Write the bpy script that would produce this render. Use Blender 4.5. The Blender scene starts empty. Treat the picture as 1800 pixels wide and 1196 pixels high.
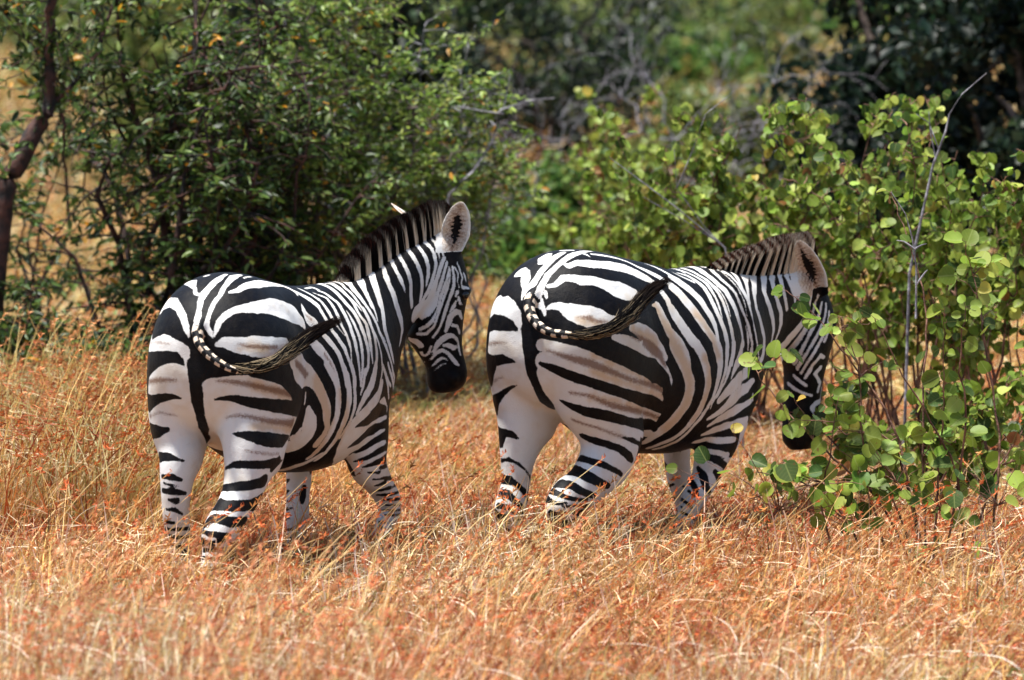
import bpy, bmesh, math, random
import numpy as np
from mathutils import Vector, Matrix, noise
R_ = math.radians
S = bpy.context.scene
# ---------------------------------------------------------------- camera
cd = bpy.data.cameras.new('camera'); cam = bpy.data.objects.new('camera', cd); S.collection.objects.link(cam)
cam.location = (0, -18, 2.5); PITCH = math.atan(632/7920)
cam.rotation_euler = (math.pi/2 - PITCH, 0, 0)
cd.sensor_width = 36; cd.lens = 158.4; cd.clip_start = .5; cd.clip_end = 2000
cd.dof.use_dof = True; cd.dof.focus_distance = 18.2; cd.dof.aperture_fstop = 3.2
S.camera = cam
# ---------------------------------------------------------------- sky and sun
SUN_EL, SUN_AZ = 76, -100          # azimuth measured from +Y towards +X
w = bpy.data.worlds.new('World'); S.world = w; w.use_nodes = True
nt = w.node_tree; bg = nt.nodes['Background']
sky = nt.nodes.new('ShaderNodeTexSky'); sky.sky_type = 'NISHITA'; sky.sun_disc = False
sky.sun_elevation = R_(SUN_EL); sky.sun_rotation = R_(SUN_AZ)
nt.links.new(sky.outputs[0], bg.inputs[0]); bg.inputs[1].default_value = .08
ld = bpy.data.lights.new('sun', 'SUN'); ld.energy = 5.0; ld.angle = R_(6); ld.color = (1, .965, .90)
sun = bpy.data.objects.new('sun', ld); S.collection.objects.link(sun)
_d = Vector((math.sin(R_(SUN_AZ))*math.cos(R_(SUN_EL)), math.cos(R_(SUN_AZ))*math.cos(R_(SUN_EL)), math.sin(R_(SUN_EL))))
sun.rotation_euler = _d.to_track_quat('Z', 'Y').to_euler(); sun.location = (-8, -5, 20)
S.view_settings.view_transform = 'Standard'; S.view_settings.look = 'None'
S.view_settings.exposure = 1.15; S.view_settings.gamma = 1

VOX = .0065
# ================================================================ the place
def new_mat(name):
    m = bpy.data.materials.new(name); m.use_nodes = True; n = m.node_tree
    return m, n, n.nodes['Principled BSDF']
def np_mesh(name, V, F, smooth_=False):
    me = bpy.data.meshes.new(name); F = np.asarray(F, np.int32); V = np.asarray(V, np.float32); k = F.shape[1]
    me.vertices.add(len(V)); me.vertices.foreach_set('co', V.ravel()); me.loops.add(F.size); me.loops.foreach_set('vertex_index', F.ravel())
    me.polygons.add(len(F)); me.polygons.foreach_set('loop_start', np.arange(0, F.size, k, dtype=np.int32)); me.polygons.foreach_set('loop_total', np.full(len(F), k, np.int32))
    if smooth_: me.polygons.foreach_set('use_smooth', np.ones(len(F), bool))
    me.update(calc_edges=True); return me
def set_col(me, c, name='col'):
    ca = me.color_attributes.new(name, 'FLOAT_COLOR', 'POINT'); ca.data.foreach_set('color', np.c_[c, np.ones(len(c))].astype(np.float32).ravel())
def link(name, me, parent=None, mat=None):
    o = bpy.data.objects.new(name, me); S.collection.objects.link(o); o.parent = parent
    if mat: me.materials.append(mat)
    return o
def tag(o, label, cat, group=None, kind=None):
    if label: o['label'] = label; o['category'] = cat
    if group: o['group'] = group
    if kind: o['kind'] = kind
    return o
def unit(v): return v/(np.linalg.norm(v, axis=-1, keepdims=True)+1e-9)
# ---- terrain
def height(x, y):
    # gentle swell, a low bank in the left foreground, and a rise under the shrubs behind
    h = .03*np.sin(x*1.1+.6)*np.cos(y*.9) + .02*np.sin(x*2.7+y*1.9)
    return h*np.clip((np.hypot(x, y)-1.2)/2, 0, 1)
def make_ground():
    xs = np.r_[-220, -120, -70, -40, -25, np.linspace(-14, 14, 113), 25, 40, 70, 120, 220]; ys = np.r_[-40, -30, np.linspace(-19, 20, 157), 28, 40, 60, 90, 140, 220, 400]
    X, Y = np.meshgrid(xs, ys); V = np.c_[X.ravel(), Y.ravel(), height(X, Y).ravel()]
    nx = len(xs); i = np.arange(len(ys)-1)[:,None]*nx + np.arange(nx-1); F = np.stack([i, i+1, i+nx+1, i+nx], -1).reshape(-1, 4)
    m, n, p = new_mat('dry soil and litter'); tc = n.nodes.new('ShaderNodeTexCoord')
    def ns(sc, d):
        x = n.nodes.new('ShaderNodeTexNoise'); x.inputs['Scale'].default_value = sc; x.inputs['Detail'].default_value = d; n.links.new(tc.outputs['Object'], x.inputs[0]); return x.outputs[0]
    cr = n.nodes.new('ShaderNodeValToRGB'); n.links.new(ns(9, 8), cr.inputs[0]); e = cr.color_ramp.elements
    e[0].position = .33; e[0].color = (.03, .015, .009, 1); e[1].position = .70; e[1].color = (.38, .22, .10, 1); k = e.new(.5); k.color = (.11, .055, .026, 1)
    mx = n.nodes.new('ShaderNodeMix'); mx.data_type = 'RGBA'; r2 = n.nodes.new('ShaderNodeMapRange'); n.links.new(ns(.6, 3), r2.inputs[0]); r2.inputs[1].default_value = .4; r2.inputs[2].default_value = .65
    n.links.new(r2.outputs[0], mx.inputs[0]); n.links.new(cr.outputs[0], mx.inputs[6]); mx.inputs[7].default_value = (.33, .22, .10, 1)
    n.links.new(mx.outputs[2], p.inputs['Base Color']); p.inputs['Roughness'].default_value = .95
    b = n.nodes.new('ShaderNodeBump'); b.inputs['Distance'].default_value = .03; n.links.new(ns(40, 6), b.inputs['Height']); n.links.new(b.outputs[0], p.inputs['Normal'])
    o = link('ground', np_mesh('ground', V, F, True), None, m); o['kind'] = 'structure'
make_ground()
# ---- plant material: colour from the mesh, a little light passing through
def leaf_mat(name, trans=.35, rough=.5, spec=.3, veins=False, inst=False):
    m, n, p = new_mat(name); a = n.nodes.new('ShaderNodeAttribute'); a.attribute_name = 'col'; c = a.outputs['Color']
    if inst:
        t = n.nodes.new('ShaderNodeAttribute'); t.attribute_name = 'tint'; t.attribute_type = 'INSTANCER'
        mx = n.nodes.new('ShaderNodeMix'); mx.data_type = 'RGBA'; mx.blend_type = 'MULTIPLY'; mx.inputs[0].default_value = 1
        n.links.new(c, mx.inputs[6]); n.links.new(t.outputs['Color'], mx.inputs[7]); c = mx.outputs[2]
    if veins:
        u = n.nodes.new('ShaderNodeAttribute'); u.attribute_name = 'leafuv'; s = n.nodes.new('ShaderNodeSeparateXYZ'); n.links.new(u.outputs['Vector'], s.inputs[0])
        def M(op, a_, b_=0., clamp=False):
            x = n.nodes.new('ShaderNodeMath'); x.operation = op; x.use_clamp = clamp
            for i, v in enumerate((a_, b_)):
                if hasattr(v, 'node'): n.links.new(v, x.inputs[i])
                else: x.inputs[i].default_value = v
            return x.outputs[0]
        ax = M('ABSOLUTE', s.outputs[0]); mid = M('LESS_THAN', ax, .035)
        w_ = M('PINGPONG', M('SUBTRACT', M('MULTIPLY', s.outputs[1], 5.), M('MULTIPLY', ax, 4.)), .5); vn = M('LESS_THAN', w_, .05)
        v = M('MAXIMUM', mid, M('MULTIPLY', vn, .55)); mx = n.nodes.new('ShaderNodeMix'); mx.data_type = 'RGBA'
        n.links.new(M('MULTIPLY', v, .38), mx.inputs[0]); n.links.new(c, mx.inputs[6]); mx.inputs[7].default_value = (.34, .40, .13, 1); c = mx.outputs[2]
        tc = n.nodes.new('ShaderNodeTexCoord'); nz = n.nodes.new('ShaderNodeTexNoise'); nz.inputs['Scale'].default_value = 34; nz.inputs['Detail'].default_value = 3; n.links.new(tc.outputs['Object'], nz.inputs[0])
        sp = M('MULTIPLY', M('GREATER_THAN', nz.outputs[0], .665), .75); mx = n.nodes.new('ShaderNodeMix'); mx.data_type = 'RGBA'
        n.links.new(sp, mx.inputs[0]); n.links.new(c, mx.inputs[6]); mx.inputs[7].default_value = (.16, .09, .03, 1); c = mx.outputs[2]
    n.links.new(c, p.inputs['Base Color']); p.inputs['Roughness'].default_value = rough; p.inputs['Specular IOR Level'].default_value = spec
    tr = n.nodes.new('ShaderNodeBsdfTranslucent'); n.links.new(c, tr.inputs[0]); mi = n.nodes.new('ShaderNodeMixShader'); mi.inputs[0].default_value = trans
    out = n.nodes['Material Output']; n.links.new(p.outputs[0], mi.inputs[1]); n.links.new(tr.outputs[0], mi.inputs[2]); n.links.new(mi.outputs[0], out.inputs[0])
    return m
LEAF = leaf_mat('leaf', .40, .45, .35); ROUND = leaf_mat('round leaf', .48, .5, .25, veins=True); GRASS = leaf_mat('grass blade', .25, .6, .25, inst=True)
def bark_mat(name, a, b):
    m, n, p = new_mat(name); tc = n.nodes.new('ShaderNodeTexCoord'); x = n.nodes.new('ShaderNodeTexNoise'); x.inputs['Scale'].default_value = 16; x.inputs['Detail'].default_value = 6
    n.links.new(tc.outputs['Object'], x.inputs[0]); cr = n.nodes.new('ShaderNodeValToRGB'); n.links.new(x.outputs[0], cr.inputs[0]); e = cr.color_ramp.elements
    e[0].position = .4; e[0].color = (*a, 1); e[1].position = .64; e[1].color = (*b, 1); n.links.new(cr.outputs[0], p.inputs['Base Color']); p.inputs['Roughness'].default_value = .85
    bu = n.nodes.new('ShaderNodeBump'); bu.inputs['Distance'].default_value = .02; n.links.new(x.outputs[0], bu.inputs['Height']); n.links.new(bu.outputs[0], p.inputs['Normal']); return m
BARK_DARK = bark_mat('dark reddish bark', (.010, .007, .007), (.075, .028, .020)); BARK_GREY = bark_mat('grey dead wood', (.09, .085, .10), (.30, .29, .32)); TWIG = bark_mat('reddish twig', (.07, .028, .018), (.26, .13, .085))
BARK_BROWN = bark_mat('brown bark', (.04, .028, .022), (.15, .11, .09))
# ---- geometry helpers for plants
def tubes(paths, radii, sides=5):
    """paths: list of (k,3); radii: list of (k,)"""
    V, F, b = [], [], 0
    ang = np.arange(sides)*2*np.pi/sides
    for P, r in zip(paths, radii):
        k = len(P); t = unit(np.gradient(P, axis=0)); up = np.where(np.abs(t[:, 2:3]) > .9, np.array([[1., 0, 0]]), np.array([[0, 0, 1.]]))
        a = unit(np.cross(t, up)); c = np.cross(t, a)
        ring = P[:,None] + r[:,None,None]*(a[:,None]*np.cos(ang)[None,:,None] + c[:,None]*np.sin(ang)[None,:,None])
        V.append(ring.reshape(-1, 3)); i = b + np.arange(k-1)[:,None]*sides + np.arange(sides); j = b + np.arange(k-1)[:,None]*sides + (np.arange(sides)+1) % sides
        F.append(np.stack([i, j, j+sides, i+sides], -1).reshape(-1, 4)); b += k*sides
    return np.vstack(V), np.vstack(F)
def curve(rng, a, b, k=8, wob=.08, sag=0.):
    t = np.linspace(0, 1, k)[:,None]; L = np.linalg.norm(b-a); P = a + (b-a)*t
    w = np.cumsum(rng.normal(0, 1, (k, 3)), 0)*L*wob/np.sqrt(k); w -= w[0]; w -= t*w[-1]
    P = P + w; P[:,2] += sag*L*(t[:,0]*(1-t[:,0]))*4; return P
# leaf outlines in leaf space: x across, y along, z cup
def leaf_shape(kind):
    if kind == 'lance': o = [(0,0,0), (.17,.22,.03), (.20,.5,.05), (.12,.8,.03), (0,1,-.06), (-.12,.8,.03), (-.20,.5,.05), (-.17,.22,.03)]
    elif kind == 'small': o = [(0,0,0), (.25,.3,.04), (.27,.6,.05), (0,1,-.04), (-.27,.6,.05), (-.25,.3,.04)]
    else: o = [(0,.03,0), (.20,-.03,.05), (.42,.12,.11), (.52,.40,.13), (.44,.70,.09), (.24,.92,.03), (0,1,-.05), (-.24,.92,.03), (-.44,.70,.09), (-.52,.40,.13), (-.42,.12,.11), (-.20,-.03,.05)]
    o = np.array(o, float); c = np.array([[0, .45, -.02]]); n = len(o)
    V = np.vstack([c, o]); F = np.array([(0, 1+i, 1+(i+1) % n) for i in range(n)]); return V, F
def leaves(rng, pos, axis, normal, size, cols, kind, curl=.25):
    """one mesh of many leaves; every leaf its own size, bend and colour"""
    SV, SF = leaf_shape(kind); n = len(pos); k = len(SV)
    y = unit(axis); z = unit(normal - y*(normal*y).sum(1, keepdims=True)); x = np.cross(y, z)
    L = np.repeat(SV[None], n, 0).copy(); bend = rng.normal(0, curl, n)[:,None]; L[:,:,2] = L[:,:,2]*rng.uniform(.3, 2.2, n)[:,None] + bend*L[:,:,1]**2; L[:,:,0] *= rng.uniform(.82, 1.12, n)[:,None]
    L *= size[:,None,None]; V = pos[:,None] + x[:,None]*L[:,:,:1] + y[:,None]*L[:,:,1:2] + z[:,None]*L[:,:,2:]
    F = (np.arange(n)[:,None,None]*k + SF[None]).reshape(-1, 3); me = np_mesh('foliage', V.reshape(-1, 3), F); set_col(me, np.repeat(cols, k, 0))
    at = me.attributes.new('leafuv', 'FLOAT_VECTOR', 'POINT'); at.data.foreach_set('vector', np.repeat(SV[None], n, 0).astype(np.float32).ravel())
    return me
def pick(rng, n, table):
    w = np.array([t[0] for t in table], float); c = np.array([t[1:] for t in table]); i = rng.choice(len(c), n, p=w/w.sum())
    return np.clip(c[i]*rng.uniform(.7, 1.35, (n, 1))*rng.normal(1, .07, (n, 3)), .003, .9)
def shrub(name, seed, base, spread, stems, twigs, per_twig, size, kind, table, bark, label, cat, group, mat=LEAF, stem_r=.018, droop=0., lean=(0, 0), twig_len=.35, jitter=.06, bare=0., twig_up=.3, zmin=.15, cull=None, upright=False):
    """spread = (half width x, half depth y, height). stems fan out of the base, twigs leave the stems, leaves line the twigs"""
    rng = np.random.default_rng(seed); bx, by = base; b = np.array([bx, by, float(height(np.array(bx), np.array(by)))])
    paths, rad, lp, la, ln = [], [], [], [], []
    for i in range(stems):
        a = b + np.array([rng.normal(0, .16*spread[0]), rng.normal(0, .16*spread[1]), -.03]); ph = rng.uniform(0, 2*np.pi); r = rng.random()**.55; h = spread[2]*(rng.uniform(.62, 1.05) if upright else (1-.42*r*r)*rng.uniform(.75, 1.05))
        e = np.array([b[0]+lean[0]+math.cos(ph)*r*spread[0], b[1]+lean[1]+math.sin(ph)*r*spread[1], b[2]+h]); P = curve(rng, a, e, 10, .10, .04); R0 = stem_r*rng.uniform(.5, 1.1)
        paths.append(P); rad.append(np.linspace(R0, R0*.18, 10)); ph0 = rng.uniform(0, 6.28)
        for j in range(twigs):
            t = rng.uniform(zmin, 1)**.8; q = P[min(8, int(t*9))]*(1-(t*9) % 1) + P[min(9, int(t*9)+1)]*((t*9) % 1)
            g = ph0 + j*2.4; d = np.array([math.cos(g), math.sin(g), twig_up+rng.normal(0, .35)]); d /= np.linalg.norm(d); L = twig_len*rng.uniform(.45, 1.25)*(1.15-.4*t)
            e2 = q + d*L + np.array([0, 0, -droop*L]); Q = curve(rng, q, e2, 6, .10, .12*droop+.03); paths.append(Q); rad.append(np.linspace(R0*.28+.001, .0012, 6))
            if rng.random() < bare: continue
            m = rng.poisson(per_twig)+1; tt = rng.uniform(.12, 1, m); k = np.minimum(4, (tt*5).astype(int)); f = tt*5-k; pp = Q[k]*(1-f)[:,None]+Q[k+1]*f[:,None]; tg = unit(Q[k+1]-Q[k])
            sd = unit(np.cross(tg, rng.normal(0, 1, (m, 3))+np.array([0, 0, 2.5]))); sg = np.where(np.arange(m) % 2, 1, -1)[:,None]
            lp.append(pp + rng.normal(0, jitter*.2, (m, 3))); hang = kind == 'round'; la.append(unit(tg*(.2 if hang else .7) + sd*sg*(.5 if hang else 1) + rng.normal(0, .35 if hang else .25, (m, 3)) - np.array([0, 0, .75 if hang else droop*.8]))); ln.append(rng.normal(0, .55, (m, 3)) + np.array([0, -.7 if hang else 0, .45 if hang else 1.]))
    root = link(name, None); root.location = b; root.empty_display_size = .3
    V, F = tubes(paths, rad); link('branches', np_mesh('branches', V-b, F, True), root, bark)
    lp, la, ln = np.vstack(lp), np.vstack(la), np.vstack(ln); keep = (lp[:,2] > .03+b[2])
    if cull is not None: keep &= cull(lp)
    lp, la, ln = lp[keep], la[keep], ln[keep]; n = len(lp)
    link('foliage', leaves(rng, lp-b, la, ln, size*rng.uniform(.5, 1.15, n), pick(rng, n, table), kind), root, mat)
    tag(root, label, cat, group); return root, n
G_DARK = [(4, .020, .042, .010), (4, .042, .078, .016), (3, .08, .13, .026), (1.8, .16, .22, .05), (.35, .48, .22, .02)]
G_FERN = [(3, .07, .12, .020), (4, .14, .215, .036), (3.4, .28, .36, .085), (.35, .45, .22, .03)]
G_ROUND = [(4, .125, .190, .024), (4, .205, .285, .040), (3, .33, .41, .08), (1.8, .055, .10, .022), (.25, .42, .33, .06), (.15, .26, .11, .04)]
G_MID = [(3, .06, .13, .025), (3, .10, .18, .035), (1, .17, .24, .05), (.4, .30, .20, .06)]
def PX(x, D): return (x-900)/7920*D           # how far right of the camera's axis a thing at that distance stands
# ---- left thicket
CROWD = 'shrubs of the left thicket'
shrub('shrub', 11, (PX(330, 24.2), 6.2), (1.05, .8, 2.75), 28, 34, 14, .066, 'lance', G_DARK, BARK_DARK, 'dense dark green bush directly behind the rump of the left zebra', 'bush', CROWD, stem_r=.03, droop=.35, twig_len=.45, zmin=.04)
shrub('shrub', 12, (PX(540, 25.2), 7.2), (.98, .8, 2.85), 30, 34, 15, .056, 'lance', G_FERN, BARK_BROWN, 'bright green feathery bush behind the mane of the left zebra', 'bush', CROWD, stem_r=.02, droop=.2, twig_len=.42, zmin=.16)
shrub('shrub', 13, (PX(750, 25.8), 7.8), (.72, .6, 2.45), 18, 26, 12, .056, 'lance', G_FERN, BARK_GREY, 'loose light green bush with pale grey stems, right end of the left thicket', 'bush', CROWD, stem_r=.016, droop=.15, twig_len=.38, zmin=.40)
shrub('shrub', 14, (PX(60, 26.5), 8.5), (.85, .7, 2.7), 9, 14, 6, .085, 'lance', G_DARK, BARK_DARK, 'thin dark bush with gaps at the left edge behind the crooked trunk', 'bush', CROWD, stem_r=.02, droop=.25, twig_len=.45)
shrub('shrub', 15, (PX(210, 23.0), 5.0), (.75, .35, .75), 20, 13, 8, .075, 'lance', G_DARK, BARK_DARK, 'low dark leafy growth at the foot of the left thicket', 'bush', CROWD, stem_r=.01, droop=.3, twig_len=.3, zmin=.02)
shrub('shrub', 16, (PX(470, 23.2), 5.2), (.6, .35, 1.0), 16, 14, 8, .085, 'lance', G_DARK+[(1.3, .45, .26, .03), (1.0, .50, .16, .03)], BARK_DARK, 'low bush with yellow and orange leaves between the two thicket bushes and the left zebra', 'bush', CROWD, stem_r=.01, droop=.5, twig_len=.3, zmin=.02)
shrub('shrub', 17, (PX(40, 23.4), 5.4), (.6, .35, 1.0), 18, 14, 9, .066, 'lance', G_DARK, BARK_DARK, 'low dark bush at the left edge of the thicket under the crooked trunk', 'bush', CROWD, stem_r=.01, droop=.3, twig_len=.3, zmin=.04)
# crooked dark tree at the left edge
def bent_tree():
    rng = np.random.default_rng(21); D = 23.6; y = D-18
    def P_(pts, k=5): 
        P = np.array([[PX(x, D), y+dy, 2.5-(yy+34)/7920*D] for x, yy, dy in pts]); out = []
        for i in range(len(P)-1):
            p0, p1, p2, p3 = P[max(i-1,0)], P[i], P[i+1], P[min(i+2,len(P)-1)]
            for j in range(k): t = j/k; out.append(.5*((2*p1)+(p2-p0)*t+(2*p0-5*p1+4*p2-p3)*t*t+(3*p1-p0-3*p2+p3)*t**3))
        return np.array(out+[P[-1]]) + rng.normal(0, .004, (len(out)+1, 3))
    tr = [P_([(-25, 700, 0), (-15, 560, 0), (0, 400, 0), (15, 320, 0), (55, 240, .05), (82, 190, .1), (85, 110, .1), (90, 20, .05), (96, -60, 0), (90, -200, 0)]), P_([(-10, 330, .0), (-60, 240, -.1), (-130, 100, -.2), (-170, -100, -.3)]), P_([(86, 190, .1), (150, 110, .3), (190, 0, .5), (215, -120, .6)]), P_([(85, 120, .1), (30, 60, .3), (-20, 10, .4)]),
          P_([(105, 200, .1), (112, 230, .1), (106, 290, .15)]), P_([(300, 620, .4), (262, 330, .5), (230, 230, .5), (200, 120, .5), (190, 20, .6), (180, -90, .6)]), P_([(262, 330, .5), (300, 200, .6), (330, 60, .7), (380, -60, .8)])]
    rd = [np.interp(np.linspace(0, 1, len(tr[0])), [0, .45, .6, 1], [.055, .05, .030, .02])] + [np.linspace(r, r*.3, len(t)) for r, t in zip((.028, .016, .012, .012, .022, .016), tr[1:])]
    b = np.array([PX(-25, D), y, 0.]); root = link('crooked_tree', None); root.location = b
    V, F = tubes(tr, rd, 9); link('trunk', np_mesh('trunk', V-b, F, True), root, BARK_DARK)
    tp, trd, lp, la = [], [], [], []
    for t in tr[1:4]+[tr[0][28:]]+tr[5:]:
        for q in t[::2]:
            for _ in range(5):
                if q[2] < 1.0: continue
                d = unit(rng.normal(0, 1, 3)+np.array([0, 0, .1])); e = q+d*rng.uniform(.2, .5); Q = curve(rng, q, e, 6, .1); tp.append(Q); trd.append(np.linspace(.004, .001, 6)); m = 11
                tt = rng.uniform(.15, 1, m); k = np.minimum(4, (tt*5).astype(int)); lp.append(Q[k]); la.append(unit(d+rng.normal(0, .8, (m, 3))))
    V, F = tubes(tp, trd, 4); link('branches', np_mesh('branches', V-b, F, True), root, BARK_DARK); lp = np.vstack(lp); la = np.vstack(la); n = len(lp)
    link('crown', leaves(rng, lp-b, la, rng.normal(0, .6, (n, 3))+np.array([0, 0, 1]), .065*rng.uniform(.5, 1.2, n), pick(rng, n, G_DARK+[(2, .10, .17, .04)]), 'lance'), root, LEAF)
    tag(root, 'small tree with crooked dark reddish trunk at the left edge', 'tree')
bent_tree()
# ---- right side: round-leaved bushes
RB = 'round leaved bushes on the right'
spec = [(31, 1175, 25.2, (.50, .5, 1.55), 15, 'blurred round leaved bush farthest left, above the back of the right zebra'),
        (32, 1330, 23.6, (.85, .5, 1.78), 34, 'round leaved bush right behind the head and mane of the right zebra'),
        (33, 1560, 22.4, (.85, .5, 1.90), 36, 'round leaved bush with the tallest shoots, left of the grey bent branch'),
        (34, 1760, 21.6, (.75, .5, 1.75), 28, 'round leaved bush at the right edge under the dark trees'),
        (35, 1640, 20.0, (.70, .4, .75), 14, 'half high round leaved bush between the front bush and the tall ones'),
        (36, 1090, 29.5, (.55, .5, 1.75), 13, 'loose pale round leaved bush in the middle distance beside the dead tree')]
for sd, x, D, sp, ns, lb in spec:
    shrub('leafy_shrub', sd, (PX(x, D), D-18), sp, int(ns*.8), 26, 2.0, .057, 'round', G_ROUND, TWIG, lb, 'bush', RB, mat=ROUND, stem_r=.010, droop=.1, twig_len=.13, twig_up=.6, zmin=.34, upright=True)
# the sharp bush in front of the right zebra's head
def front_bush():
    rng = np.random.default_rng(55); D0 = 17.75
    def W(x, y, D): return np.array([PX(x, D), D-18, 2.5-(y+34)/7920*D])
    main = [[(1640, 1010), (1625, 760), (1630, 560), (1600, 430), (1565, 340)], [(1640, 1010), (1590, 800), (1545, 700), (1500, 640), (1440, 560), (1385, 510)],
            [(1640, 1015), (1560, 900), (1470, 810), (1400, 740), (1350, 680), (1325, 640)], [(1640, 1010), (1655, 820), (1662, 700), (1658, 600)], [(1655, 1010), (1600, 860), (1560, 770), (1480, 760), (1455, 700)],
            [(1700, 1010), (1690, 860), (1650, 760), (1580, 640), (1540, 560)], [(1735, 1020), (1760, 800), (1740, 640), (1720, 520), (1712, 470)],
            [(1680, 1010), (1745, 860), (1800, 760), (1850, 640)], [(1560, 1000), (1500, 930), (1430, 860), (1370, 840), (1330, 830)], [(1600, 1000), (1540, 900), (1520, 780), (1510, 640), (1480, 560)],
            [(1650, 1010), (1700, 760), (1690, 640), (1700, 540)], [(1640, 1000), (1570, 880), (1500, 860), (1420, 855), (1320, 880)], [(1500, 1010), (1450, 900), (1462, 800), (1475, 700)], [(1780, 1030), (1830, 850), (1840, 700), (1820, 560)]]
    paths, rad, lp, la, ln, sz = [], [], [], [], [], []
    for mi, pts in enumerate(main):
        dd = rng.uniform(-.22, .35); P0 = np.array([W(x, y, D0+dd*(i/len(pts))) for i, (x, y) in enumerate(pts)]); P0[0,2] = -.02; P = []
        for i in range(len(P0)-1):
            p0, p1, p2, p3 = P0[max(i-1,0)], P0[i], P0[i+1], P0[min(i+2,len(P0)-1)]
            for t in np.arange(6)/6: P.append(.5*((2*p1)+(p2-p0)*t+(2*p0-5*p1+4*p2-p3)*t*t+(3*p1-p0-3*p2+p3)*t**3))
        P = np.array(P+[P0[-1]]); P[1:] += rng.normal(0, .003, (len(P)-1, 3)); k = len(P); paths.append(P); rad.append(np.linspace(.0062, .0016, k))
        for i in range(int(k*.20), k):
            nl = 1 if i < k-1 else 3
            if rng.random() < (.40 if mi not in (0,) else .35): 
                for _ in range(nl):
                    d = unit(rng.normal(0, 1, 3)*np.array([1, .7, .5])+np.array([0, 0, .15])); pet = .02; lp.append(P[i]+d*pet); la.append(unit(d+np.array([0, 0, -.45])+rng.normal(0, .3, 3))); ln.append(np.array([rng.normal(0, .5), -.9+rng.normal(0, .4), .55+rng.normal(0, .35)])); sz.append(rng.uniform(.040, .088)*(1 if i < k-3 else .65)); paths.append(np.array([P[i], P[i]+d*pet])); rad.append(np.array([.0014, .001]))
            if rng.random() < .17 and i < k-2:
                d = unit(rng.normal(0, 1, 3)*np.array([1, .8, .5])+np.array([0, 0, .5])); L = rng.uniform(.08, .30)*(1-.4*i/k); Q = curve(rng, P[i], P[i]+d*L, 6, .09, .04); paths.append(Q); rad.append(np.linspace(.0026, .001, 6))
                for q in list(Q[1:])+[Q[-1]]:
                    if rng.random() < .22: continue
                    d2 = unit(d*.5+rng.normal(0, .8, 3)); lp.append(q+d2*.015); la.append(unit(d2+np.array([0, 0, -.35]))); ln.append(np.array([rng.normal(0, .5), -.85+rng.normal(0, .4), .55+rng.normal(0, .35)])); sz.append(rng.uniform(.036, .08)); paths.append(np.array([q, q+d2*.016])); rad.append(np.array([.0013, .001]))
    for cx, cy, m in ((1350, 850, 16), (1480, 880, 12), (1640, 850, 14), (1740, 840, 14), (1560, 800, 10), (1430, 800, 8)):
        c0 = W(cx, cy, D0-.1)
        for _ in range(m):
            q = c0+rng.normal(0, 1, 3)*np.array([.13, .1, .07]); q[2] = max(q[2], .08); Q = curve(rng, c0+np.array([.05, .05, -.12]), q, 5, .08); paths.append(Q); rad.append(np.linspace(.0022, .001, 5)); lp.append(q); la.append(unit(rng.normal(0, .7, 3)+np.array([0, 0, -.3]))); ln.append(np.array([rng.normal(0, .5), -.8+rng.normal(0, .4), .6])); sz.append(rng.uniform(.04, .08))
    b = np.array([PX(1645, D0), D0-18, 0.]); root = link('leafy_shrub', None); root.location = b
    V, F = tubes(paths, rad, 6); link('branches', np_mesh('branches', V-b, F, True), root, TWIG); lp, la, ln = map(np.array, (lp, la, ln)); n = len(lp)
    link('foliage', leaves(rng, lp-b, la, ln, np.array(sz), pick(rng, n, G_ROUND), 'round', .18), root, ROUND)
    # the pale dead shoot standing out of it
    Q = [np.array([W(x, y, 17.6) for x, y in pp]) for pp in ([(1612, 560), (1612, 470), (1605, 420), (1592, 375), (1567, 337)], [(1610, 438), (1590, 424), (1577, 422)], [(1611, 436), (1622, 430), (1630, 428)], [(1612, 500), (1628, 478), (1632, 474)])]
    V, F = tubes(Q, [np.linspace(.005, .0016, len(q)) for q in Q], 6); link('dead_twig', np_mesh('dead_twig', V-b, F, True), root, BARK_GREY)
    tag(root, 'nearest bush, sharp round leaves on thin reddish stems reaching across the right zebra head', 'bush', RB)
front_bush()
# ---- dead grey tree in the upper middle
def dead_tree(seed, x, D, h, w, stems, label, lean=0., arch=.25):
    rng = np.random.default_rng(seed); b = np.array([PX(x, D), D-18, 0.]); P, R = [], []
    def grow(a, d, L, r, lv):
        e = a + d*L; e[2] -= arch*L*(lv > 0)*.5; Q = curve(rng, a, e, 9, .13, arch*.5); P.append(Q); R.append(np.linspace(r, r*.45, 9))
        if lv < 3:
            for i in range((5, 4, 3)[lv]):
                k = rng.integers(3, 9); nd = unit(d*.7+rng.normal(0, .62, 3)+np.array([0, 0, .05])); grow(Q[k], nd, L*rng.uniform(.45, .8), r*.52, lv+1)
    for i in range(stems): grow(b+rng.normal(0, .06, 3)*np.array([1, 1, 0]), unit(np.array([rng.uniform(-w, w)+lean, rng.normal(0, .3), 1.])), h*rng.uniform(.55, .8), .014, 0)
    V, F = tubes(P, R, 4); root = link('dead_tree', None); root.location = b; link('branches', np_mesh('branches', V-b, F, True), root, BARK_GREY); tag(root, label, 'dead tree', 'leafless grey trees'); return len(P)
dead_tree(61, 1000, 33, 2.0, .9, 3, 'leafless grey tree with the densest tangle of branches, above the gap between the zebras', .3)
dead_tree(62, 1290, 36, 2.0, .9, 2, 'leafless grey tree with drooping branches at the top, right of the middle', -.3, .5)
dead_tree(63, 700, 29.5, 1.7, .7, 2, 'leafless grey tree half hidden behind the top of the feathery bush', 0)
dead_tree(64, 455, 26.5, 2.0, .25, 1, 'thin pale leafless tree sticking up among the left thicket', 0)
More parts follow.
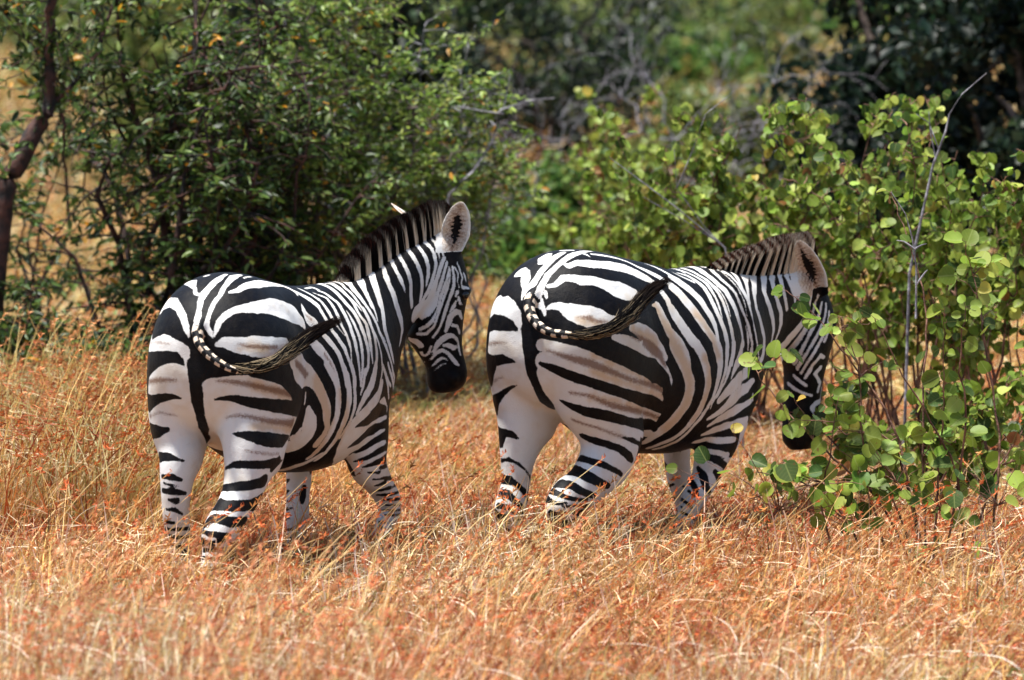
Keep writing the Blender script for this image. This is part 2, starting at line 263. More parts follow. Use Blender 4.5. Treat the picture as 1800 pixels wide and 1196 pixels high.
def dead_branch(name, label, pts, D, r):
    P = [np.array([[PX(x, D), D-18+dy, 2.5-(y+34)/7920*D] for x, y, dy in q]) for q in pts]; b = P[0][0].copy(); b[2] = 0
    root = link(name, np_mesh(name, *[q if i else q-b for i, q in enumerate(tubes(P, [np.linspace(r*(1 if i == 0 else .5), r*.25, len(q)) for i, q in enumerate(P)], 6))], True), None, BARK_GREY); root.location = b; tag(root, label, 'branch', 'bare grey branches')
dead_branch('bare_branch', 'bare grey forked branch rising right of the left zebra ears', [[(750, 730, 0), (760, 520, 0), (790, 340, 0), (830, 300, 0), (865, 250, 0), (885, 190, 0), (897, 130, 0)], [(865, 250, 0), (880, 192, 0), (930, 176, 0), (975, 172, 0)], [(885, 200, 0), (850, 195, 0), (800, 186, 0)]], 25.2, .014)
dead_branch('bare_branch', 'bent pale grey branch sticking up against the dark trees', [[(1590, 900, 0), (1600, 480, 0), (1640, 290, 0), (1662, 230, 0), (1668, 200, 0), (1690, 165, 0), (1733, 128, 0)], [(1650, 262, 0), (1632, 215, 0), (1610, 200, 0)], [(1645, 280, 0), (1635, 230, 0), (1632, 195, 0)]], 21.2, .0085)
dead_branch('bare_branch', 'thin forked grey twigs behind the withers of the right zebra', [[(1312, 850, 0), (1300, 620, 0), (1275, 435, 0), (1190, 365, 0), (1110, 305, 0), (1070, 275, 0)], [(1190, 330, 0), (1215, 270, 0), (1240, 200, 0), (1290, 160, 0)], [(1275, 435, 0), (1240, 400, 0), (1190, 330, 0), (1185, 260, 0)], [(1270, 430, 0), (1200, 385, 0), (1130, 345, 0)]], 22.6, .007)
# ---- trees farther back
FT = 'trees beyond the clearing'
def far_tree(seed, x, D, h, w, n, table, size, label, cat='tree', low=.0):
    rng = np.random.default_rng(seed); b = np.array([PX(x, D), D-18, 0.]); root = link('tree' if cat == 'tree' else 'shrub', None); root.location = b; P, R, C = [], [], []
    for i in range(9):
        ph = i*2.4; e = b + np.array([math.cos(ph)*w*rng.uniform(.2, .7), math.sin(ph)*w*.6*rng.uniform(.2, .7), h*rng.uniform(.45, .95)]); P.append(curve(rng, b+np.array([0, 0, -.1]), e, 9, .1, .1)); R.append(np.linspace(.05*h/3, .012*h/3, 9))
    V, F = tubes(P, R, 6); link('trunk', np_mesh('trunk', V-b, F, True), root, BARK_BROWN)
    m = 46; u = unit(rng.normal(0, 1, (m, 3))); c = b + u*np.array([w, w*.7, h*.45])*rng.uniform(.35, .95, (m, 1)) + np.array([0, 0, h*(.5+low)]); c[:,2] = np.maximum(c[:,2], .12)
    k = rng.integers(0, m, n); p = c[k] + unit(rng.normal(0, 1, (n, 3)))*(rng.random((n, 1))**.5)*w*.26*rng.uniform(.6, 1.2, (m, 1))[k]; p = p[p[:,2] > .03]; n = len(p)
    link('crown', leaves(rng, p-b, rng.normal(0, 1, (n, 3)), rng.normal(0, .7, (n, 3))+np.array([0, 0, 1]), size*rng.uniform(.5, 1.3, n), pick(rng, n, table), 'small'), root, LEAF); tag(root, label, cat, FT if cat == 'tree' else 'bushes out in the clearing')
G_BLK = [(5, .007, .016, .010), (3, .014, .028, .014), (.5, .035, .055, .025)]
G_OLV = [(3, .10, .14, .04), (3, .16, .20, .055), (1.5, .24, .26, .08)]
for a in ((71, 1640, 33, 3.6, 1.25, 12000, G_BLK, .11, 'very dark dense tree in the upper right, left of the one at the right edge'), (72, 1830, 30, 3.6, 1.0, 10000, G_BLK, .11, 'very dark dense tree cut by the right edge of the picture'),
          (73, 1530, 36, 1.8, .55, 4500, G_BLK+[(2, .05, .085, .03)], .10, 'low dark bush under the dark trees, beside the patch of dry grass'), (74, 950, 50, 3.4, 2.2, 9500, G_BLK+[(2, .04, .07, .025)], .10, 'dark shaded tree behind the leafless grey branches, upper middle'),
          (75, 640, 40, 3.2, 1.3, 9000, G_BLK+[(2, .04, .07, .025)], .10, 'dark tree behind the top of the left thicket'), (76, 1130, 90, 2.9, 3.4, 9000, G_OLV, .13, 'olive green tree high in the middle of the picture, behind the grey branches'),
          (77, 1240, 74, 2.5, 2.0, 9000, G_OLV+[(2, .03, .06, .02)], .14, 'olive tree between the grey branches and the dark trees'), (78, 90, 110, 2.9, 3.6, 9000, G_OLV, .3, 'pale green tree far behind the crooked trunk'),
          (79, 420, 46, 3.6, 2.2, 9000, G_OLV, .14, 'far tree hidden behind the dark left thicket'), (80, 1040, 62, 1.5, 1.0, 4000, G_MID, .12, 'low green bush far behind the gap between the zebras')): far_tree(*a)
for a in ((91, 925, 33, .85, .55, 2600, G_MID, .09, 'small blurred green bush between the two zebras, nearest of those in the clearing', 'bush'), (92, 1030, 37, 1.25, .7, 3600, G_MID, .10, 'blurred green bush over the rump of the right zebra', 'bush'), (93, 1170, 34, 1.2, .65, 3600, G_MID, .10, 'blurred green bush under the leafless grey trees', 'bush'),
          (94, 1270, 45, 1.6, 1.0, 4000, G_OLV, .12, 'olive bush in the clearing above the back of the right zebra', 'bush'), (95, 900, 60, 1.5, 1.3, 3600, G_OLV, .16, 'far olive bush right of the feathery bush', 'bush'), (96, 1180, 72, 1.8, 1.6, 4000, G_MID, .18, 'farthest green bush in the clearing', 'bush'), (97, 760, 36, 1.3, .7, 3000, G_MID, .10, 'green bush seen through the right end of the left thicket', 'bush')): far_tree(*a)
rngT = np.random.default_rng(99)
for i in range(13):
    D = 128+rngT.uniform(-10, 16); far_tree(200+i, -250+i*190+rngT.uniform(-40, 40), D, 3.6, 5.4, 4200, (G_OLV, G_MID, G_DARK)[i % 3], .34, 'hazy tree of the last row closing the view')
# ---- grass: one object, tufts set out over the ground
def tuft(seed, blades, h, spread, table, wid=.0032, heads=0, frizz=0, lean=.35, up=1., headcol=None, wisps=14):
    rng = np.random.default_rng(seed); V, F, C = [], [], []; b = 0
    def ribbon(P, w, c):
        nonlocal b
        k = len(P); t = unit(np.gradient(P, axis=0)); s = unit(np.cross(t, rng.normal(0, 1, 3)+np.array([0, .8, .2])))*w[:,None]
        V.append(np.stack([P-s, P+s], 1).reshape(-1, 3)); i = b+np.arange(k-1)*2; F.append(np.stack([i, i+1, i+3, i+2], -1)); C.append(np.repeat(c[None] if c.ndim == 1 else c, 2 if c.ndim == 2 else 2*k, 0)); b += 2*k
    cols = pick(rng, blades+heads*14+frizz, table); ci = 0
    for i in range(blades):
        r = spread*rng.random()**.6; ph = rng.uniform(0, 6.28); a = np.array([math.cos(ph)*r, math.sin(ph)*r, -.01]); L = h*rng.uniform(.45, 1.1); d = unit(np.array([rng.normal(.18, .42), rng.normal(0, .42), up])); d2 = unit(d+rng.normal(0, lean, 3)+np.array([.15, 0, -lean*.9]))
        t = np.linspace(0, 1, 5)[:,None]; P = a + d*L*t*(1-t*.5) + d2*L*t*t*.5; ribbon(P, wid*rng.uniform(.5, 1.2)*np.array([.8, 1, .9, .6, .15]), cols[ci]); ci += 1
    for i in range(frizz):
        r = spread*1.1*rng.random()**.5; ph = rng.uniform(0, 6.28); z = h*rng.uniform(.25, .95); a = np.array([math.cos(ph)*r, math.sin(ph)*r, z]); L = rng.uniform(.025, .075); d = unit(rng.normal(0, 1, 3)); n_ = unit(np.cross(d, rng.normal(0, 1, 3))); t = np.linspace(0, 1, 5)[:,None]; P = a + d*L*t + n_*L*.9*np.sin(t*rng.uniform(1.5, 3.6)); ribbon(P, wid*.55*rng.uniform(.6, 1.4)*np.array([.7, 1, 1, .8, .3]), cols[ci]); ci += 1
    for i in range(wisps):
        r = spread*rng.random()**.5; ph = rng.uniform(0, 6.28); a = np.array([math.cos(ph)*r, math.sin(ph)*r, h*rng.uniform(.1, .75)]); L = rng.uniform(.09, .20); d = unit(rng.normal(0, 1, 3)*np.array([1, 1, .6])+np.array([.2, 0, .45])); n_ = unit(np.cross(d, rng.normal(0, 1, 3))+np.array([0, 0, -.5])); t = np.linspace(0, 1, 6)[:,None]
        ribbon(a + d*L*t + n_*L*.45*t*t, .00085*rng.uniform(.7, 1.3)*np.array([1, 1, 1, .9, .7, .4]), np.array([(.86, .74, .52), (.74, .52, .28), (.60, .26, .12), (.92, .84, .68)][rng.integers(4)])*rng.uniform(.8, 1.1))
    for i in range(heads):
        r = spread*rng.random(); ph = rng.uniform(0, 6.28); a = np.array([math.cos(ph)*r, math.sin(ph)*r, -.01]); L = h*rng.uniform(1.0, 1.75); d = unit(np.array([rng.normal(.42, .22), rng.normal(0, .25), 1.])); t = np.linspace(0, 1, 7)[:,None]; bend = np.array([rng.uniform(.0, .5), rng.normal(0, .15), -.18]); P = a + d*L*t + bend*L*t**3*.5
        ribbon(P, wid*.50*np.array([1, 1, .9, .8, .7, .6, .4]), np.array([.62, .46, .22])*rng.uniform(.7, 1.25)); hc = np.array(headcol if headcol is not None else (.36, .09, .03))
        for j in range(8):
            q = P[-1]*(1-j/22) + P[-2]*(j/22); dd = unit(d+rng.normal(0, .75, 3)+np.array([.3, 0, -.5])); l_ = rng.uniform(.009, .022); ribbon(q+dd*l_*np.array([[0], [.5], [1.]]), wid*np.array([.4, .75, .15]), hc*rng.uniform(.6, 1.7))
    me = np_mesh('tuft', np.vstack(V), np.vstack(F)); set_col(me, np.vstack(C)); me.materials.append(GRASS); return me
RED = [(5, .34, .070, .030), (4, .46, .135, .050), (3, .54, .28, .10), (2.4, .64, .44, .20), (2.2, .88, .78, .58), (2.6, .16, .042, .022), (.5, .16, .17, .05)]
STRAW = [(3, .40, .15, .055), (4, .50, .30, .11), (3.4, .62, .46, .20), (2.5, .84, .74, .50), (2.4, .24, .07, .03), (2.4, .17, .20, .055)]
PALE = [(4, .78, .62, .42), (4, .88, .76, .58), (2, .66, .40, .25), (1.5, .48, .20, .10), (1, .30, .30, .12)]
GREENG = [(3, .12, .17, .045), (3, .20, .24, .06), (2, .46, .38, .14), (1, .60, .48, .24)]
PROTO = bpy.data.collections.new('grass tufts')
defs = [dict(blades=46, h=.15, spread=.07, table=RED, frizz=80, lean=.5), dict(blades=40, h=.19, spread=.08, table=RED, frizz=90, lean=.5), dict(blades=50, h=.13, spread=.08, table=RED, frizz=100, lean=.6), dict(blades=44, h=.17, spread=.09, table=RED+STRAW, frizz=60, lean=.5),
        dict(blades=46, h=.17, spread=.08, table=STRAW, frizz=50, lean=.5), dict(blades=40, h=.21, spread=.08, table=STRAW, frizz=44, lean=.45), dict(blades=50, h=.14, spread=.09, table=STRAW, frizz=60, lean=.6),
        dict(blades=18, h=.34, spread=.07, table=STRAW, heads=2, lean=.25, up=1.6), dict(blades=12, h=.38, spread=.10, table=STRAW+RED, heads=2, lean=.3, up=1.6), dict(blades=60, h=.12, spread=.08, table=GREENG, wid=.004),
        dict(blades=54, h=.44, spread=.11, table=PALE+STRAW+RED, heads=2, lean=.25, up=1.6, frizz=24, headcol=(.52, .24, .12)), dict(blades=50, h=.36, spread=.11, table=RED+STRAW, frizz=40, heads=2, lean=.22, up=1.7, headcol=(.48, .14, .05)),
        dict(blades=16, h=.30, spread=.06, table=[(3, .66, .42, .13), (3, .74, .52, .20), (1, .5, .26, .08)], heads=2, lean=.15, up=2.2, headcol=(.50, .24, .08))]
for i, d in enumerate(defs): PROTO.objects.link(bpy.data.objects.new('tuft_%02d' % i, tuft(300+i, **d)))
rng = np.random.default_rng(7)
pts, sc, idx, tint = [], [], [], []
def scatter(n, x0, x1, D0, D1, choice, s, keep=None, tn=(1, 1, 1), tv=.12):
    D = np.sqrt(rng.uniform(D0**2, D1**2, n)); X = PX(rng.uniform(x0, x1, n), D); Y = D-18; bare = (np.sin(X*3.1+Y*1.7+1)*np.sin(Y*4.3-X*2.2) > .52) & (rng.random(n) < .72); X, Y, D = X[~bare], Y[~bare], D[~bare]; n = len(X); m = np.ones(n, bool) if keep is None else keep(X, Y, D)
    X, Y, D = X[m], Y[m], D[m]; k = len(X); pts.append(np.c_[X, Y, height(X, Y)]); w = np.array([c[1] for c in choice], float); idx.append(rng.choice([c[0] for c in choice], k, p=w/w.sum())); sc.append(rng.uniform(s[0], s[1], k))
    patch = np.clip(.93+.16*np.sin(X*2.3+Y*1.3)*np.sin(Y*2.1-X*.7)+.10*np.sin(X*.9-Y*.8+2)-.10*((D > 14.8) & (D < 19.6) & (X < -.9)), .6, 1.2); tint.append(np.clip(np.array(tn)*(1+rng.normal(0, tv, (k, 1)))*np.c_[np.ones(k), patch**.6, patch], .2, 1.8))
scatter(1300, -120, 1920, 12.4, 14.9, [(10, 6), (11, 3), (12, 3)], (.85, 1.35), lambda X, Y, D: (rng.random(len(X)) < np.clip(.75-(X+1.6)*.30, .12, 1)), (1.12, 1.15, 1.25))
scatter(3900, -80, 1880, 14.4, 16.7, [(0, 4), (1, 4), (2, 3), (3, 4), (4, 1.6), (5, 1.4), (6, .8), (7, .7), (12, 1.6), (8, .6), (9, .8)], (.85, 1.4), None, (1.03, 1.0, 1.0), .28)
scatter(2400, -80, 1880, 16.5, 18.3, [(0, 4), (1, 2), (2, 6), (3, 2), (4, .8), (6, 1.2), (12, 1.1), (5, .5), (7, .5), (8, .25), (9, 1.8)], (.62, 1.2), None, (1.0, .95, .92), .28)
scatter(3400, -80, 1880, 18.0, 20.2, [(0, 5), (1, 3), (2, 6), (3, 3), (4, .8), (5, .6), (6, .8), (12, .35), (8, .08), (9, 1.5)], (.78, 1.32), None, (.98, .93, .9), .28)
scatter(4800, -60, 1860, 19.8, 25, [(3, 2), (4, 4), (5, 3), (6, 4), (2, 2), (0, 1.5), (9, 1.2)], (.8, 1.3), None, (1.06, 1.0, .95))
scatter(1150, -60, 340, 19.2, 22.6, [(7, 6), (10, 2), (12, 2), (5, 1)], (1.0, 1.6), None, (.9, .95, .8))
scatter(420, -80, 1880, 15.6, 18.2, [(12, 4), (7, 3), (8, 3), (1, 2)], (1.0, 1.5), None, (1.0, .95, .88), .25)
scatter(260, -80, 700, 19.0, 21.5, [(7, 3), (12, 3), (0, 3)], (1.0, 1.4), None, (1.0, .9, .8), .25)
scatter(350, 660, 1900, 20.5, 24.0, [(7, 2), (5, 2), (9, 2)], (.8, 1.2))
scatter(6500, -60, 1860, 25, 46, [(3, 2), (4, 5), (6, 5), (2, 1), (5, 3), (9, 2.0)], (1.3, 2.2), None, (1.0, 1.05, .9), .2)
scatter(7500, -60, 1860, 46, 150, [(4, 5), (6, 5), (5, 4), (9, 3.5)], (3.0, 5.5), None, (.88, .90, .82), .25)
pts, sc, idx, tint = np.vstack(pts), np.concatenate(sc), np.concatenate(idx), np.vstack(tint)
me = bpy.data.meshes.new('grass'); me.vertices.add(len(pts)); me.vertices.foreach_set('co', pts.astype(np.float32).ravel())
def addat(name, t, f, a): x = me.attributes.new(name, t, 'POINT'); x.data.foreach_set(f, a)
addat('scl', 'FLOAT', 'value', sc.astype(np.float32)); addat('idx', 'INT', 'value', idx.astype(np.int32)); addat('tint', 'FLOAT_COLOR', 'color', np.c_[tint, np.ones(len(tint))].astype(np.float32).ravel())
addat('rot', 'FLOAT_VECTOR', 'vector', np.c_[rng.normal(0, .10, len(pts)), rng.normal(0, .10, len(pts)), rng.normal(0, .9, len(pts))].astype(np.float32).ravel())
go = link('grass', me); tag(go, 'dry red and straw coloured grass covering the ground', 'grass', kind='stuff')
ng = bpy.data.node_groups.new('grass scatter', 'GeometryNodeTree'); ng.interface.new_socket('Geometry', in_out='INPUT', socket_type='NodeSocketGeometry'); ng.interface.new_socket('Geometry', in_out='OUTPUT', socket_type='NodeSocketGeometry')
gi, gout = ng.nodes.new('NodeGroupInput'), ng.nodes.new('NodeGroupOutput'); ci = ng.nodes.new('GeometryNodeCollectionInfo'); ci.inputs['Collection'].default_value = PROTO; ci.inputs['Separate Children'].default_value = True; ci.inputs['Reset Children'].default_value = True
ip = ng.nodes.new('GeometryNodeInstanceOnPoints'); ip.inputs['Pick Instance'].default_value = True
def na(name, t): x = ng.nodes.new('GeometryNodeInputNamedAttribute'); x.data_type = t; x.inputs[0].default_value = name; return x.outputs[0]
ng.links.new(gi.outputs[0], ip.inputs['Points']); ng.links.new(ci.outputs[0], ip.inputs['Instance']); ng.links.new(na('idx', 'INT'), ip.inputs['Instance Index']); ng.links.new(na('rot', 'FLOAT_VECTOR'), ip.inputs['Rotation']); ng.links.new(na('scl', 'FLOAT'), ip.inputs['Scale']); ng.links.new(ip.outputs[0], gout.inputs[0])
md = go.modifiers.new('scatter', 'NODES'); md.node_group = ng

